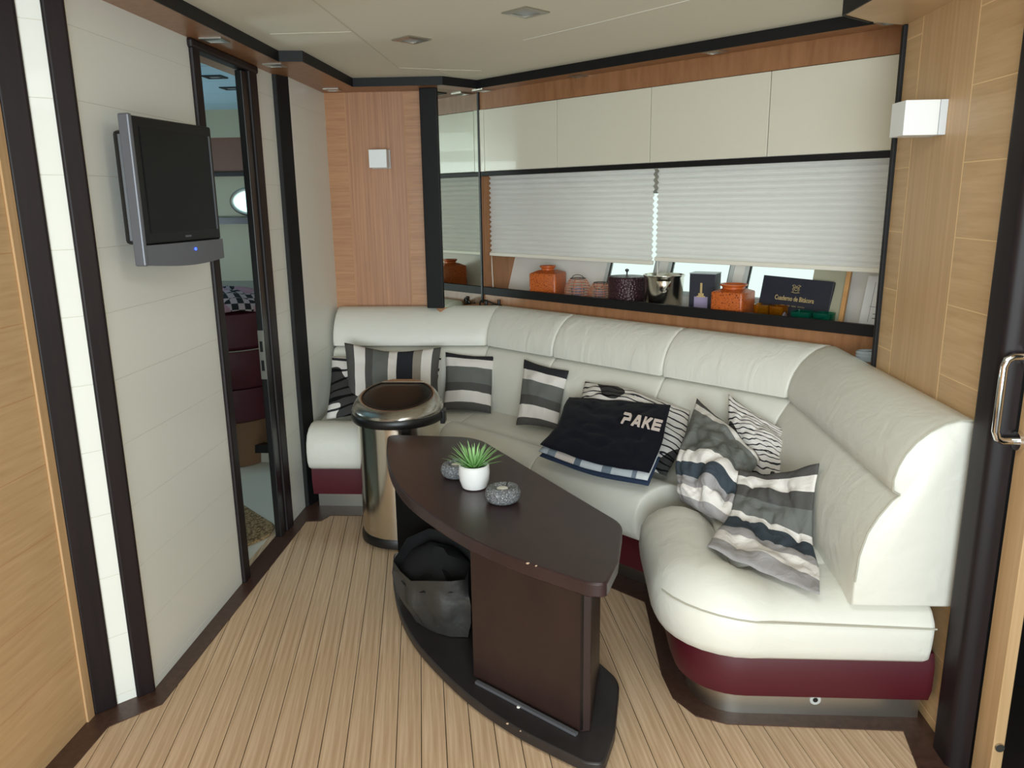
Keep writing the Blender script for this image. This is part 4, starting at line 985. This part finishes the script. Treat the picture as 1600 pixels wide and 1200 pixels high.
# navy book box
bd = (HP(1.43, 3.36, 0)-HP(1.77, 3.33, 0)).normalized(); bn_ = UP.cross(bd); 
if bn_.dot(nn) > 0: bn_ = -bn_
lean = (UP*.97-bn_*.22).normalized(); bnl = bd.cross(lean)
if bnl.dot(nn) > 0: bnl = -bnl
bw, bh = .318, .180; bc = HP(1.602, 3.325, ZS+.010)+lean*(bh/2)+UP*.0
bb = thing('logbook', 'navy boxed logbook with gold title Cuaderno de Bitácora leaning on the shelf', 'book', HP(1.605, 3.335, ZS))
tilt = Matrix.Rotation(-.045, 3, bnl); bdd = tilt @ bd; bl = tilt @ lean
cov = mesh_obj('cover', MB().obox(bc, bdd, bl, bnl, bw, bh, .022), M['navy'], bb, bevel=.002)
def text_mesh(txt, size, origin, ax, ay, az, material, parent, name, depth=.0006, shear=0, align='CENTER', narrow=1):
    cu = bpy.data.curves.new('txt', 'FONT'); cu.body = txt; cu.size = size; cu.align_x = align; cu.align_y = 'CENTER'; cu.extrude = depth; cu.shear = shear; cu.resolution_u = 3; cu.offset = size*.012
    to = bpy.data.objects.new('txt', cu); COL.objects.link(to)
    me = bpy.data.meshes.new_from_object(to.evaluated_get(bpy.context.evaluated_depsgraph_get()))
    mb = MB(); mb.add([Vector(origin)+ax*(v.co.x*narrow)+ay*v.co.y+az*v.co.z for v in me.vertices], [tuple(p.vertices) for p in me.polygons])
    bpy.data.objects.remove(to); bpy.data.curves.remove(cu); bpy.data.meshes.remove(me)
    return mesh_obj(name, mb, material, parent)
fo = bc+bnl*.0115
text_mesh('Cuaderno de Bitácora', .030, fo+bdd*.0-bl*.004, bdd, bl, bnl, M['gold'], cov, 'title', narrow=.66)['label'] = 'gold title Cuaderno de Bitácora'
sq = MB()
for a_, b_2 in ((-.055, -.035), (-.028, -.014), (-.006, .014), (.022, .052)):
    n_ = 14; sq.tube([fo+bnl*.0006+bdd*(a_+(b_2-a_)*k/n_)+bl*(-.036+.0032*math.sin(k*1.7+a_*90)) for k in range(n_+1)], .0007, 4)
mesh_obj('subtitle', sq, M['gold'], cov)['label'] = 'faint gold handwritten line'
cr = MB()
ce_ = fo+bl*.044
cr.tube([ce_+bdd*(.009*math.cos(a))+bl*(.009*math.sin(a)) for a in [2*PI*k/16 for k in range(16)]], .0012, 5, True)
for sx in (-1, 1):
    cr.tube([ce_+bdd*sx*.010-bl*.014, ce_+bdd*sx*.015-bl*.004, ce_+bdd*sx*.012+bl*.006, ce_+bdd*sx*.018+bl*.014], .0012, 5)
    cr.tube([ce_+bdd*sx*.004+bl*.012, ce_+bdd*sx*.012+bl*.016, ce_+bdd*sx*.020+bl*.010], .001, 5)
cr.tube([ce_-bdd*.018-bl*.017, ce_-bl*.020, ce_+bdd*.018-bl*.017], .0012, 5); cr.tube([ce_-bdd*.004, ce_+bl*.005, ce_+bdd*.004], .0014, 5)
mesh_obj('crest', cr, M['gold'], cov)['label'] = 'small gold crest'
# wooden frame edge and papers
fa_ = HP(1.375, 3.30, ZS); fb_ = HP(1.392, 3.40, ZS+.24)
dirf = (fb_-fa_).normalized(); pf = thing('picture_frame', 'wood-edged frame leaning at the right end of the shelf', 'picture frame', fa_)
mesh_obj('frame_edge', MB().obox((fa_+fb_)/2, dirf, hd, dirf.cross(hd), (fb_-fa_).length, .018, .016), M['tanwood'], pf)
mesh_obj('backing', MB().obox((fa_+fb_)/2+hd*.09+nn*.022, dirf, hd, dirf.cross(hd), (fb_-fa_).length*.9, .15, .006), M['cabwall'], pf)
cf = thing('certificate', 'white printed certificate standing at the right end of the shelf', 'certificate', HP(1.22, 3.33, ZS))
cl = (UP*.95+nn*.31).normalized(); cn = hd.cross(cl)
if cn.dot(nn) > 0: cn = -cn
cc = HP(1.20, 3.325, ZS+.003)+cl*.11
mesh_obj('sheet', MB().obox(cc, hd, cl, cn, .22, .22, .003), M['paper'], cf)
pr = MB()
for k, (s, l) in enumerate(((-.03, .05), (-.035, .035), (-.04, .02), (-.03, .04))): pr.obox(cc+cn*.002+cl*(.055-.016*k)+hd*s, hd, cl, cn, l, .002, .0008)
pr.obox(cc+cn*.002-cl*.02, hd, cl, cn, .16, .0015, .0008); pr.obox(cc+cn*.002-cl*.05+hd*.05, hd, cl, cn, .02, .003, .0008); pr.obox(cc+cn*.002-cl*.068+hd*.05, hd, cl, cn, .02, .003, .0008); pr.obox(cc+cn*.002+hd*.075, hd, cl, cn, .0012, .17, .0008)
mesh_obj('printing', pr, M['printing'], cf)
